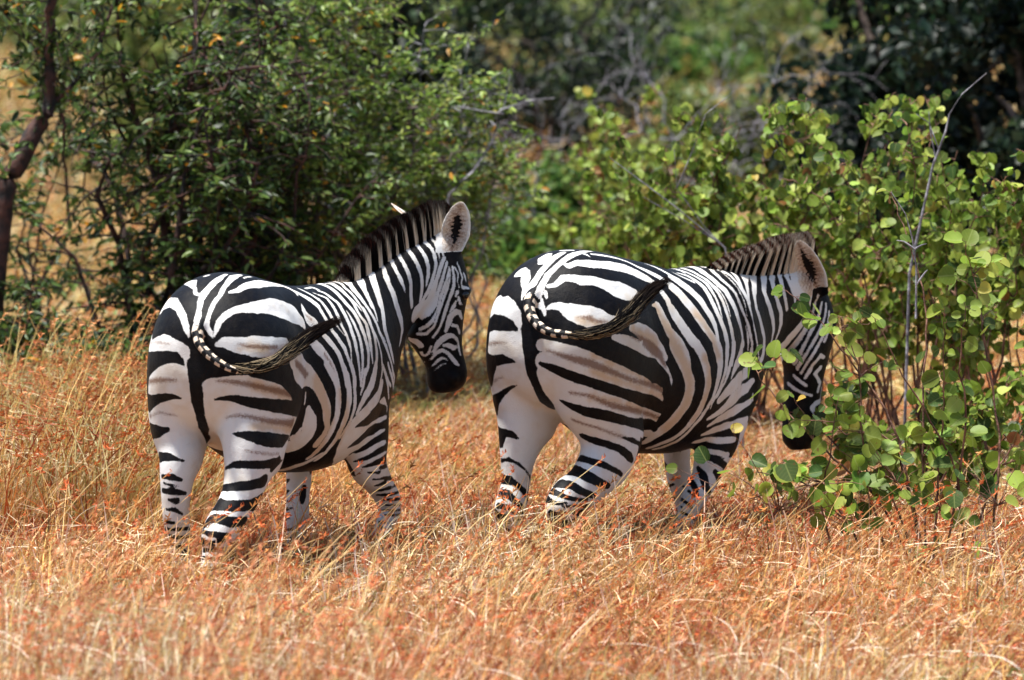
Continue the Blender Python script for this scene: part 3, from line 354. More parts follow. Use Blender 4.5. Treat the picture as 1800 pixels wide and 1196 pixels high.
# ring tables of the two animals, in metres in each animal's own frame (forward, left, up)
MODEL = {"Z1":{"ears":[[[1.4424,-0.2156,1.3103],[1.3804,-0.2859,1.551],[0.2137,-1.0084,0.12],[-1.0084,-0.2137,0.05],0.062],[[1.6129,-0.0825,1.3842],[1.6284,0.1709,1.5305],[0.9865,0.2586,0.1],[-0.3135,-0.0416,1.0],0.05]],"blobs":[[[1.4959,-0.2432,1.1692],[0.034,0.034,0.03],[0,0,0]],[[1.4627,-0.2135,0.8108],[0.026,0.026,0.026],[0,0,0]],[[1.4054,-0.1425,1.0574],[0.052,0.052,0.065],[0,0,0]],[[1.5594,-0.1809,1.1763],[0.034,0.034,0.03],[0,0,0]],[[1.5181,-0.1593,0.8171],[0.026,0.026,0.026],[0,0,0]],[[1.4695,-0.0797,1.0646],[0.052,0.052,0.065],[0,0,0]]],"tubes":[{"k":"torso","r":[[-0.27,-0.0066,1.01,-0.0189,0.088,0.0,0.0,0.0,0.11,0.09,2.25],[-0.235,0.001,0.9865,-0.0344,0.1614,0.0,0.0,0.0,0.2035,0.1665,2.25],[-0.17,0.0146,0.9805,-0.0442,0.2104,0.0,0.0,0.0,0.2695,0.2205,2.25],[-0.08,0.0333,0.981,-0.049,0.2451,0.0,0.0,0.0,0.319,0.261,2.25],[0.03,0.0537,0.9689,-0.0399,0.2589,0.0,0.0,0.0,0.3531,0.2889,2.25],[0.15,0.0688,0.9327,-0.0245,0.2609,0.0,0.0,0.0,0.3822,0.3127,2.25],[0.28,0.075,0.8867,-0.0032,0.258,0.0,0.0,0.0,0.4053,0.3317,2.25],[0.4,0.075,0.8566,0.0173,0.2775,0.0,0.0,0.0,0.4114,0.3366,2.25],[0.52,0.06,0.838,0.0393,0.3025,0.0,0.0,0.0,0.407,0.333,2.25],[0.64,0.043,0.8308,0.0477,0.2982,0.0,0.0,0.0,0.4042,0.3308,2.25],[0.76,0.022,0.8418,0.0513,0.2702,0.0,0.0,0.0,0.3932,0.3218,2.25],[0.86,0.0015,0.866,0.05,0.2327,0.0,0.0,0.0,0.374,0.306,2.25],[0.94,-0.0165,0.8858,0.0447,0.2031,0.0,0.0,0.0,0.3493,0.2858,2.25],[1.01,-0.032,0.8985,0.0362,0.1712,0.0,0.0,0.0,0.2915,0.2385,2.25],[1.06,-0.042,0.902,0.0271,0.1322,0.0,0.0,0.0,0.198,0.162,2.25],[1.09,-0.048,0.912,0.0138,0.0686,0.0,0.0,0.0,0.088,0.072,2.25]]},{"k":"hind","r":[[0.0132,0.1625,1.16,-0.0172,0.1066,0.0,0.2172,0.035,0.0,0.22,2.1],[0.02,0.1885,1.06,-0.0192,0.1215,0.0,0.2667,0.0422,0.0,0.27,2.1],[0.0238,0.1991,0.95,-0.0194,0.1235,0.0,0.2816,0.0441,0.0,0.285,2.1],[0.0182,0.2004,0.85,-0.0193,0.1215,0.0,0.2666,0.0424,0.0,0.27,2.1],[-0.003,0.1977,0.765,-0.0192,0.1144,0.0,0.2318,0.0389,0.0,0.235,2.1],[-0.0452,0.1896,0.7,-0.0182,0.0983,0.0,0.1819,0.0337,0.0,0.185,2.1],[-0.141,0.14,0.618,-0.015,0.0748,-0.0163,0.0771,0.0,-0.0713,0.105,2.1],[-0.159,0.14,0.577,0.0,0.066,0.0,0.084,0.0,-0.0263,0.088,2.1],[-0.172,0.14,0.519,0.0,0.057,0.0,0.0732,0.0,-0.0105,0.074,2.1],[-0.178,0.14,0.445,0.0,0.049,0.0,0.062,0.0,-0.0016,0.062,2.1],[-0.175,0.14,0.401,0.0,0.046,0.0,0.0611,-0.0,0.0103,0.062,2.1],[-0.162,0.14,0.35,0.0,0.044,0.0,0.0537,-0.0,0.0159,0.056,2.1],[-0.145,0.14,0.3,0.0,0.036,0.0,0.0404,-0.0,0.0115,0.042,2.1],[-0.132,0.14,0.245,0.0,0.029,0.0,0.0316,-0.0,0.0053,0.032,2.1],[-0.125,0.14,0.18,0.0,0.028,0.0,0.0298,-0.0,0.0033,0.03,2.1],[-0.12,0.14,0.135,0.0,0.034,0.0,0.0344,-0.0,0.0107,0.036,2.1],[-0.1,0.14,0.1,0.0,0.029,0.0,0.0277,-0.0,0.0139,0.031,2.1],[-0.085,0.14,0.065,0.0,0.038,0.0,0.0377,-0.0,0.0135,0.04,2.1],[-0.075,0.14,0.03,0.0,0.045,0.0,0.05,-0.0,0.0143,0.052,2.1]]},{"k":"hind","r":[[0.0468,-0.055,1.16,-0.0189,0.1286,0.0,0.2177,0.032,0.0,0.22,2.1],[0.06,-0.0785,1.06,-0.0203,0.1436,0.0,0.2673,0.0379,0.0,0.27,2.1],[0.0662,-0.0878,0.95,-0.0202,0.1456,0.0,0.2823,0.0393,0.0,0.285,2.1],[0.0618,-0.0904,0.85,-0.0202,0.1436,0.0,0.2674,0.0377,0.0,0.27,2.1],[0.043,-0.0927,0.765,-0.0203,0.1365,0.0,0.2324,0.0346,0.0,0.235,2.1],[0.0146,-0.096,0.715,-0.0203,0.1264,0.0,0.2024,0.0325,0.0,0.205,2.1],[-0.085,-0.14,0.664,-0.0222,0.1038,-0.0198,0.113,0.0,-0.127,0.17,2.1],[-0.1,-0.14,0.613,0.0,0.093,0.0,0.1176,0.0,-0.0555,0.13,2.1],[-0.135,-0.14,0.558,0.0,0.078,0.0,0.0838,0.0,-0.0545,0.1,2.1],[-0.18,-0.14,0.49,0.0,0.068,0.0,0.0602,0.0,-0.0557,0.082,2.1],[-0.245,-0.14,0.439,0.0,0.062,0.0,0.0425,0.0,-0.0581,0.072,2.1],[-0.318,-0.14,0.389,0.0,0.06,0.0,0.0437,0.0,-0.0572,0.072,2.1],[-0.368,-0.14,0.345,0.0,0.052,0.0,0.0488,0.0,-0.0382,0.062,2.1],[-0.39,-0.14,0.297,0.0,0.038,0.0,0.0358,0.0,-0.0178,0.04,2.1],[-0.42,-0.14,0.24,0.0,0.032,0.0,0.0301,0.0,-0.0135,0.033,2.1],[-0.44,-0.14,0.185,0.0,0.036,0.0,0.0378,0.0,-0.0042,0.038,2.1],[-0.43,-0.14,0.15,0.0,0.031,0.0,0.0319,-0.0,0.0085,0.033,2.1],[-0.42,-0.14,0.11,0.0,0.039,0.0,0.0396,-0.0,0.0106,0.041,2.1],[-0.41,-0.14,0.075,0.0,0.047,0.0,0.051,-0.0,0.0146,0.053,2.1]]},{"k":"fore","r":[[0.8,0.12,0.8,0.0007,0.0697,0.0069,0.1294,0.0,-0.0129,0.13,2.1],[0.79,0.13,0.7,0.0002,0.0649,0.0032,0.1047,0.0,-0.0079,0.105,2.1],[0.785,0.13,0.6,0.0,0.058,0.0,0.0799,0.0,-0.0044,0.08,2.1],[0.78,0.13,0.52,0.0,0.052,0.0,0.0639,0.0,-0.0036,0.064,2.1],[0.776,0.13,0.44,0.0,0.049,0.0,0.0528,0.0,-0.0045,0.053,2.1],[0.768,0.13,0.38,0.0,0.045,0.0,0.0478,0.0,-0.0043,0.048,2.1],[0.766,0.13,0.33,0.0,0.046,0.0,0.0498,0.0,-0.004,0.05,2.1],[0.76,0.13,0.28,0.0,0.043,0.0,0.0435,0.0,-0.0068,0.044,2.1],[0.752,0.13,0.24,0.0,0.036,0.0,0.0352,0.0,-0.0077,0.036,2.1],[0.738,0.13,0.18,0.0,0.03,0.0,0.0304,0.0,-0.0061,0.031,2.1],[0.728,0.13,0.12,0.0,0.034,0.0,0.036,-0.0,0.0007,0.036,2.1],[0.74,0.13,0.08,0.0,0.03,0.0,0.0311,-0.0,0.0076,0.032,2.1],[0.75,0.13,0.03,0.0,0.042,0.0,0.0461,-0.0,0.0092,0.047,2.1]]},{"k":"fore","r":[[0.865,-0.12,0.8,0.0002,0.0799,-0.004,0.1398,0.0,0.007,0.14,2.1],[0.87,-0.125,0.7,0.0,0.0799,-0.0042,0.125,0.0,0.0,0.125,2.1],[0.865,-0.13,0.61,-0.0001,0.078,-0.0026,0.1148,0.0,-0.0062,0.115,2.1],[0.862,-0.13,0.553,0.0,0.078,0.0,0.1033,-0.0,0.0188,0.105,2.1],[0.885,-0.13,0.5,0.0,0.068,0.0,0.0688,-0.0,0.0549,0.088,2.1],[0.945,-0.13,0.449,0.0,0.056,0.0,0.0433,-0.0,0.0498,0.066,2.1],[1.0,-0.13,0.4,0.0,0.05,0.0,0.0384,-0.0,0.0408,0.056,2.1],[1.048,-0.13,0.352,0.0,0.049,0.0,0.0461,-0.0,0.0281,0.054,2.1],[1.058,-0.13,0.305,0.0,0.046,0.0,0.0458,0.0,-0.0143,0.048,2.1],[1.02,-0.13,0.262,0.0,0.036,0.0,0.026,0.0,-0.0263,0.037,2.1],[0.97,-0.13,0.218,0.0,0.029,0.0,0.0191,0.0,-0.0232,0.03,2.1],[0.918,-0.13,0.178,0.0,0.028,0.0,0.0164,0.0,-0.0239,0.029,2.1],[0.868,-0.13,0.148,0.0,0.032,0.0,0.0199,0.0,-0.0276,0.034,2.1],[0.835,-0.13,0.118,0.0,0.029,0.0,0.0219,0.0,-0.0219,0.031,2.1],[0.805,-0.13,0.085,0.0,0.04,0.0,0.0318,0.0,-0.0289,0.043,2.1]]},{"k":"neck","r":[[0.9291,-0.0406,0.9596,0.0055,-0.1593,0.0144,-0.0645,0.0227,0.2752,0.2836,2.2],[1.0222,-0.0339,0.9984,0.0071,-0.1444,0.0113,-0.0718,0.0155,0.2427,0.2536,2.2],[1.1243,-0.024,1.0484,-0.0015,-0.122,0.0027,-0.0669,0.0056,0.2138,0.2241,2.2],[1.2094,-0.0339,1.1008,-0.013,-0.1029,-0.0079,-0.0432,-0.0101,0.2017,0.2065,2.2],[1.2765,-0.0509,1.1481,-0.0237,-0.0879,-0.0132,-0.0204,-0.024,0.1964,0.1989,2.2],[1.3471,-0.086,1.2006,-0.0363,-0.0728,-0.0106,0.0022,-0.0265,0.1746,0.1766,2.2],[1.4066,-0.1311,1.2531,-0.0428,-0.0615,-0.0042,0.0161,-0.022,0.1588,0.1611,2.2],[1.4572,-0.1692,1.2966,-0.0385,-0.0559,-0.004,0.0145,-0.0188,0.1229,0.1252,2.2]]},{"k":"head","r":[[1.4512,-0.1788,1.3228,-0.0349,-0.0479,-0.0095,0.0201,-0.0302,0.0787,0.0867,2.3],[1.4541,-0.1629,1.2316,-0.051,-0.0578,-0.0119,0.0465,-0.0625,0.1037,0.1297,2.3],[1.4576,-0.148,1.146,-0.0594,-0.0634,-0.014,0.0704,-0.0895,0.1066,0.156,2.3],[1.4641,-0.1395,1.0836,-0.0641,-0.0628,-0.0072,0.0851,-0.0977,0.0955,0.161,2.3],[1.4651,-0.1415,1.0217,-0.0576,-0.0526,0.0019,0.078,-0.0831,0.0662,0.1318,2.3],[1.4687,-0.1487,0.9622,-0.0468,-0.0464,0.0038,0.0703,-0.0674,0.044,0.1069,2.3],[1.4737,-0.1591,0.912,-0.0384,-0.0418,0.0054,0.0642,-0.0549,0.0311,0.09,2.3],[1.4793,-0.1706,0.8687,-0.0338,-0.0392,0.0044,0.0627,-0.0518,0.0205,0.0839,2.3],[1.4823,-0.1768,0.8197,-0.0356,-0.0405,0.0021,0.0647,-0.056,0.0181,0.0875,2.3],[1.4833,-0.1789,0.7776,-0.0297,-0.0377,0.0003,0.0607,-0.0476,0.0133,0.0783,2.3],[1.4828,-0.1777,0.7542,-0.0114,-0.0277,-0.0011,0.0469,-0.0194,0.0039,0.0509,2.3]]},{"k":"tail","r":[[-0.2066,-0.0179,1.166,-0.0071,0.0243,0.0,0.0166,0.0048,-0.0185,0.0253,2.0],[-0.2666,-0.0179,1.136,-0.0071,0.0243,0.0,0.0166,0.0048,-0.0185,0.0253,2.0],[-0.293,-0.0256,1.1102,-0.0117,0.019,0.0,0.0136,0.0084,-0.0156,0.0223,2.0],[-0.3163,-0.0486,1.0764,-0.017,0.0092,0.0,0.0063,0.0117,-0.0141,0.0193,2.0],[-0.3272,-0.0889,1.0423,-0.0177,0.0024,0.0,0.0014,0.0104,-0.0144,0.0179,2.0],[-0.3283,-0.1358,1.0121,-0.0163,-0.0012,0.0,-0.0006,0.0082,-0.0141,0.0164,2.0],[-0.3208,-0.1753,0.9917,-0.0143,-0.0041,0.0,-0.0016,0.0055,-0.0137,0.0149,2.0],[-0.3068,-0.2111,0.9792,-0.0125,-0.0049,0.0,-0.0015,0.0039,-0.0127,0.0134,2.0]]}],"o":[-1.117,-0.2,-0.03],"th":26,"sc":1.04,"tuft":[[-0.3293,-0.151,1.0064],[-0.2967,-0.2297,0.977],[-0.2491,-0.2857,0.9882],[-0.1588,-0.3063,1.0227],[-0.0068,-0.2961,1.0583],[0.1594,-0.2769,1.0935],[0.2863,-0.2726,1.1173],[0.3719,-0.2863,1.1295]],"eyes":[[1.4788,-0.2581,1.1536],[1.5737,-0.1651,1.1643]],"hu":[-0.712,-0.6976,-0.08]},"Z2":{"ears":[[[1.5025,-0.1273,1.0609],[1.3338,-0.1241,1.3134],[0.3721,-0.8568,0.38],[-0.9974,-0.3573,0.05],0.062],[[1.6093,0.0337,1.1554],[1.5872,0.2368,1.2869],[0.903,0.4739,0.1],[-0.2961,-0.1111,1.0],0.05]],"blobs":[[[1.5872,-0.1107,0.9469],[0.034,0.034,0.03],[0,0,0]],[[1.545,-0.0513,0.515],[0.026,0.026,0.026],[0,0,0]],[[1.5123,-0.0645,0.8329],[0.052,0.052,0.065],[0,0,0]],[[1.6276,0.0196,0.954],[0.034,0.034,0.03],[0,0,0]],[[1.5705,0.0311,0.5195],[0.026,0.026,0.026],[0,0,0]],[[1.5413,0.029,0.838],[0.052,0.052,0.065],[0,0,0]]],"tubes":[{"k":"torso","r":[[-0.27,-0.0038,1.01,-0.0104,0.0939,0.0,0.0,0.0,0.11,0.09,2.25],[-0.235,0.0004,0.9865,-0.0178,0.1723,0.0,0.0,0.0,0.2035,0.1665,2.25],[-0.17,0.0058,0.9805,-0.0201,0.2248,0.0,0.0,0.0,0.2695,0.2205,2.25],[-0.08,0.0133,0.981,-0.0209,0.2617,0.0,0.0,0.0,0.319,0.261,2.25],[0.03,0.0215,0.9689,-0.0169,0.2746,0.0,0.0,0.0,0.3531,0.2889,2.25],[0.15,0.0275,0.9327,-0.012,0.2748,0.0,0.0,0.0,0.3822,0.3127,2.25],[0.28,0.032,0.8812,-0.0074,0.2708,0.0,0.0,0.0,0.4108,0.3362,2.25],[0.4,0.035,0.8511,0.0,0.2919,0.0,0.0,0.0,0.4169,0.3411,2.25],[0.52,0.032,0.8325,0.0104,0.3201,0.0,0.0,0.0,0.4125,0.3375,2.25],[0.64,0.026,0.8163,0.0245,0.3162,0.0,0.0,0.0,0.3987,0.3263,2.25],[0.76,0.014,0.8273,0.033,0.2869,0.0,0.0,0.0,0.3878,0.3173,2.25],[0.86,0.001,0.8515,0.033,0.2357,0.0,0.0,0.0,0.3685,0.3015,2.25],[0.89,-0.0035,0.8768,0.0304,0.2058,0.0,0.0,0.0,0.3382,0.2768,2.25],[0.96,-0.014,0.8895,0.0234,0.1734,0.0,0.0,0.0,0.2805,0.2295,2.25],[1.01,-0.021,0.893,0.0164,0.134,0.0,0.0,0.0,0.187,0.153,2.25],[1.04,-0.024,0.903,0.008,0.0695,0.0,0.0,0.0,0.077,0.063,2.25]]},{"k":"hind","r":[[0.0334,0.1318,1.16,-0.0071,0.1162,0.0,0.2284,0.014,0.0,0.2288,2.1],[0.0421,0.1573,1.06,-0.0079,0.1322,0.0,0.2803,0.0167,0.0,0.2808,2.1],[0.0467,0.1675,0.95,-0.0079,0.1344,0.0,0.2959,0.0174,0.0,0.2964,2.1],[0.0414,0.1693,0.85,-0.0079,0.1322,0.0,0.2803,0.0168,0.0,0.2808,2.1],[0.0105,0.1707,0.78,-0.0071,0.1098,0.0,0.2245,0.0146,0.0,0.225,2.1],[-0.0252,0.1664,0.715,-0.0069,0.0978,0.0,0.1845,0.0131,0.0,0.185,2.1],[-0.06,0.15,0.658,-0.0055,0.0942,-0.0106,0.1331,0.0,-0.0692,0.15,2.1],[-0.085,0.15,0.6,0.0,0.078,0.0,0.1075,0.0,-0.041,0.115,2.1],[-0.105,0.15,0.54,0.0,0.066,0.0,0.0816,0.0,-0.0201,0.084,2.1],[-0.118,0.15,0.466,0.0,0.055,0.0,0.0632,0.0,-0.0104,0.064,2.1],[-0.126,0.15,0.412,0.0,0.05,0.0,0.0584,0.0,-0.0139,0.06,2.1],[-0.142,0.15,0.365,0.0,0.055,0.0,0.0622,0.0,-0.0221,0.066,2.1],[-0.158,0.15,0.322,0.0,0.052,0.0,0.066,0.0,-0.0007,0.066,2.1],[-0.143,0.15,0.276,0.0,0.038,0.0,0.0407,-0.0,0.0104,0.042,2.1],[-0.132,0.15,0.22,0.0,0.031,0.0,0.0322,-0.0,0.007,0.033,2.1],[-0.12,0.15,0.17,0.0,0.029,0.0,0.0305,-0.0,0.0058,0.031,2.1],[-0.115,0.15,0.13,0.0,0.034,0.0,0.0346,-0.0,0.0099,0.036,2.1],[-0.1,0.15,0.1,0.0,0.029,0.0,0.0286,-0.0,0.0119,0.031,2.1],[-0.09,0.15,0.07,0.0,0.038,0.0,0.0379,-0.0,0.0126,0.04,2.1],[-0.08,0.15,0.04,0.0,0.045,0.0,0.0493,-0.0,0.0164,0.052,2.1]]},{"k":"hind","r":[[0.0466,-0.0878,1.16,-0.0081,0.1382,0.0,0.2372,0.014,0.0,0.2376,2.1],[0.0579,-0.1123,1.06,-0.0088,0.1542,0.0,0.2911,0.0166,0.0,0.2916,2.1],[0.0633,-0.122,0.95,-0.0088,0.1563,0.0,0.3073,0.0172,0.0,0.3078,2.1],[0.0781,-0.1233,0.85,-0.0083,0.1542,0.0,0.2912,0.0156,0.0,0.2916,2.1],[0.0751,-0.1234,0.765,-0.0079,0.1467,0.0,0.2534,0.0137,0.0,0.2538,2.1],[0.0487,-0.1237,0.7,-0.0076,0.1296,0.0,0.1995,0.0117,0.0,0.1998,2.1],[0.1,-0.15,0.6,0.0006,0.0988,-0.0152,0.1499,0.0,0.0055,0.15,2.1],[0.055,-0.15,0.53,0.0,0.088,0.0,0.0938,0.0,-0.0826,0.125,2.1],[-0.01,-0.15,0.475,0.0,0.076,0.0,0.0579,0.0,-0.0815,0.1,2.1],[-0.09,-0.15,0.427,0.0,0.068,0.0,0.0339,0.0,-0.0747,0.082,2.1],[-0.175,-0.15,0.4,0.0,0.062,0.0,0.0409,0.0,-0.0664,0.078,2.1],[-0.215,-0.15,0.35,0.0,0.055,0.0,0.0747,-0.0,0.0068,0.075,2.1],[-0.165,-0.15,0.29,0.0,0.038,0.0,0.0352,-0.0,0.0229,0.042,2.1],[-0.14,-0.15,0.235,0.0,0.031,0.0,0.0295,-0.0,0.0148,0.033,2.1],[-0.115,-0.15,0.19,0.0,0.031,0.0,0.0295,-0.0,0.0148,0.033,2.1],[-0.105,-0.15,0.165,0.0,0.034,0.0,0.0359,0.0,-0.009,0.037,2.1],[-0.13,-0.15,0.13,0.0,0.029,0.0,0.0255,0.0,-0.0176,0.031,2.1],[-0.15,-0.15,0.1,0.0,0.036,0.0,0.034,0.0,-0.017,0.038,2.1],[-0.16,-0.15,0.07,0.0,0.043,0.0,0.0455,0.0,-0.0152,0.048,2.1]]},{"k":"fore","r":[[0.86,0.12,0.8,-0.0005,0.0698,0.0058,0.1296,0.0,0.0108,0.13,2.1],[0.87,0.13,0.68,-0.0002,0.0649,0.0029,0.1047,0.0,0.0086,0.105,2.1],[0.878,0.13,0.58,0.0,0.058,0.0,0.0819,-0.0,0.0045,0.082,2.1],[0.88,0.13,0.5,0.0,0.052,0.0,0.066,-0.0,0.0009,0.066,2.1],[0.88,0.13,0.44,0.0,0.05,0.0,0.0558,-0.0,0.0047,0.056,2.1],[0.89,0.13,0.38,0.0,0.048,0.0,0.0502,-0.0,0.0137,0.052,2.1],[0.91,0.13,0.33,0.0,0.048,0.0,0.0483,-0.0,0.0193,0.052,2.1],[0.93,0.13,0.28,0.0,0.043,0.0,0.0431,-0.0,0.0086,0.044,2.1],[0.93,0.13,0.23,0.0,0.034,0.0,0.0338,0.0,-0.0034,0.034,2.1],[0.92,0.13,0.18,0.0,0.03,0.0,0.0307,0.0,-0.0046,0.031,2.1],[0.915,0.13,0.13,0.0,0.034,0.0,0.0357,-0.0,0.0045,0.036,2.1],[0.93,0.13,0.1,0.0,0.03,0.0,0.0302,-0.0,0.0107,0.032,2.1],[0.945,0.13,0.045,0.0,0.043,0.0,0.0463,-0.0,0.0126,0.048,2.1]]},{"k":"fore","r":[[0.89,-0.12,0.8,-0.0004,0.0849,-0.0042,0.1393,0.0,-0.0139,0.14,2.1],[0.88,-0.125,0.7,-0.0009,0.0829,-0.0039,0.122,0.0,-0.0274,0.125,2.1],[0.845,-0.13,0.6,-0.0009,0.078,-0.0017,0.0939,0.0,-0.047,0.105,2.1],[0.79,-0.13,0.52,0.0,0.068,0.0,0.0765,0.0,-0.051,0.092,2.1],[0.745,-0.13,0.45,0.0,0.058,0.0,0.0624,0.0,-0.036,0.072,2.1],[0.715,-0.13,0.39,0.0,0.052,0.0,0.0459,0.0,-0.0355,0.058,2.1],[0.66,-0.13,0.34,0.0,0.049,0.0,0.0391,0.0,-0.0372,0.054,2.1],[0.615,-0.13,0.285,0.0,0.043,0.0,0.0371,0.0,-0.0236,0.044,2.1],[0.59,-0.13,0.23,0.0,0.033,0.0,0.0307,0.0,-0.0146,0.034,2.1],[0.565,-0.13,0.18,0.0,0.03,0.0,0.0283,0.0,-0.0126,0.031,2.1],[0.55,-0.13,0.14,0.0,0.034,0.0,0.0352,0.0,-0.0075,0.036,2.1],[0.55,-0.13,0.11,0.0,0.029,0.0,0.0308,-0.0,0.0038,0.031,2.1],[0.56,-0.13,0.06,0.0,0.042,0.0,0.0451,-0.0,0.009,0.046,2.1]]},{"k":"neck","r":[[0.8931,-0.063,0.8838,0.0292,-0.1725,0.0033,-0.0776,-0.0067,0.3337,0.3426,2.2],[0.9759,-0.0482,0.927,0.0291,-0.1522,0.004,-0.077,-0.0074,0.2813,0.2917,2.2],[1.0767,-0.0262,0.9474,0.0229,-0.128,0.0008,-0.0632,-0.0098,0.2407,0.2491,2.2],[1.1776,-0.0117,0.9696,0.0137,-0.1108,-0.0091,-0.0467,-0.0229,0.2081,0.2145,2.2],[1.2677,-0.0057,0.986,0.0038,-0.0985,-0.017,-0.0262,-0.0335,0.1885,0.1933,2.2],[1.3481,-0.0099,0.9978,-0.0065,-0.0888,-0.023,-0.0109,-0.0451,0.1772,0.1832,2.2],[1.4176,-0.0224,1.0084,-0.0094,-0.0816,-0.0219,0.0009,-0.0451,0.1676,0.1736,2.2],[1.4686,-0.0341,1.0363,-0.0045,-0.0716,-0.0218,0.0062,-0.0443,0.1443,0.1511,2.2]]},{"k":"head","r":[[1.5181,-0.0147,1.0365,-0.0228,-0.0619,-0.0009,0.0528,-0.0213,0.1329,0.1446,2.3],[1.5339,-0.0196,0.9696,-0.0331,-0.075,-0.0022,0.0787,-0.0386,0.1311,0.1577,2.3],[1.5505,-0.0254,0.9142,-0.0366,-0.0876,-0.0037,0.0951,-0.0442,0.1083,0.1508,2.3],[1.5641,-0.0276,0.8586,-0.029,-0.0935,-0.0051,0.0999,-0.0355,0.083,0.1346,2.3],[1.5591,-0.0215,0.7921,-0.0175,-0.0829,-0.0069,0.0904,-0.0238,0.056,0.109,2.3],[1.5528,-0.0136,0.7208,-0.0119,-0.0708,-0.006,0.0854,-0.0176,0.0383,0.0952,2.3],[1.5479,-0.0076,0.6495,-0.0104,-0.0611,-0.0027,0.0832,-0.0149,0.0159,0.0861,2.3],[1.5466,-0.0061,0.5758,-0.0122,-0.0567,0.0002,0.0862,-0.0186,0.0099,0.0887,2.3],[1.5483,-0.0081,0.5231,-0.0145,-0.0582,0.0002,0.0892,-0.0222,0.0086,0.0923,2.3],[1.547,-0.0065,0.4716,-0.0108,-0.0539,0.001,0.0848,-0.0168,0.0061,0.0866,2.3],[1.55,-0.0102,0.4318,0.0026,-0.0357,0.0035,0.0672,0.0049,-0.0011,0.0674,2.3]]},{"k":"tail","r":[[-0.1937,-0.0379,1.1916,-0.0085,0.0257,0.0,0.0175,0.0058,-0.0198,0.0271,2.0],[-0.2537,-0.0379,1.1616,-0.0085,0.0257,0.0,0.0175,0.0058,-0.0198,0.0271,2.0],[-0.2885,-0.0494,1.1275,-0.0152,0.0189,0.0,0.0136,0.0109,-0.0169,0.0242,2.0],[-0.3129,-0.0855,1.0834,-0.0184,0.0077,0.0,0.005,0.0119,-0.0153,0.02,2.0],[-0.323,-0.1318,1.052,-0.0184,0.0022,0.0,0.001,0.0085,-0.0165,0.0185,2.0],[-0.3245,-0.182,1.0332,-0.017,-0.0016,0.0,-0.0004,0.0038,-0.0167,0.0171,2.0],[-0.3137,-0.2332,1.0287,-0.0162,-0.0056,0.0,-0.0004,0.0012,-0.0171,0.0171,2.0],[-0.2897,-0.2818,1.0253,-0.0128,-0.0063,0.0,-0.0004,0.0008,-0.0142,0.0143,2.0]]}],"o":[0.225,0.62,-0.045],"th":39,"sc":1.085,"tuft":[[-0.3286,-0.2043,1.0324],[-0.2917,-0.2835,1.0255],[-0.2684,-0.3245,1.024],[-0.2228,-0.3562,1.0356],[-0.1609,-0.3754,1.0626],[-0.083,-0.3691,1.1005],[0.0178,-0.3376,1.1364],[0.1315,-0.2995,1.1695],[0.2354,-0.2696,1.1888],[0.3142,-0.2591,1.2039]],"eyes":[[1.5769,-0.1302,0.9318],[1.6304,0.042,0.9412]],"hu":[-0.2958,-0.9538,-0.052]}}
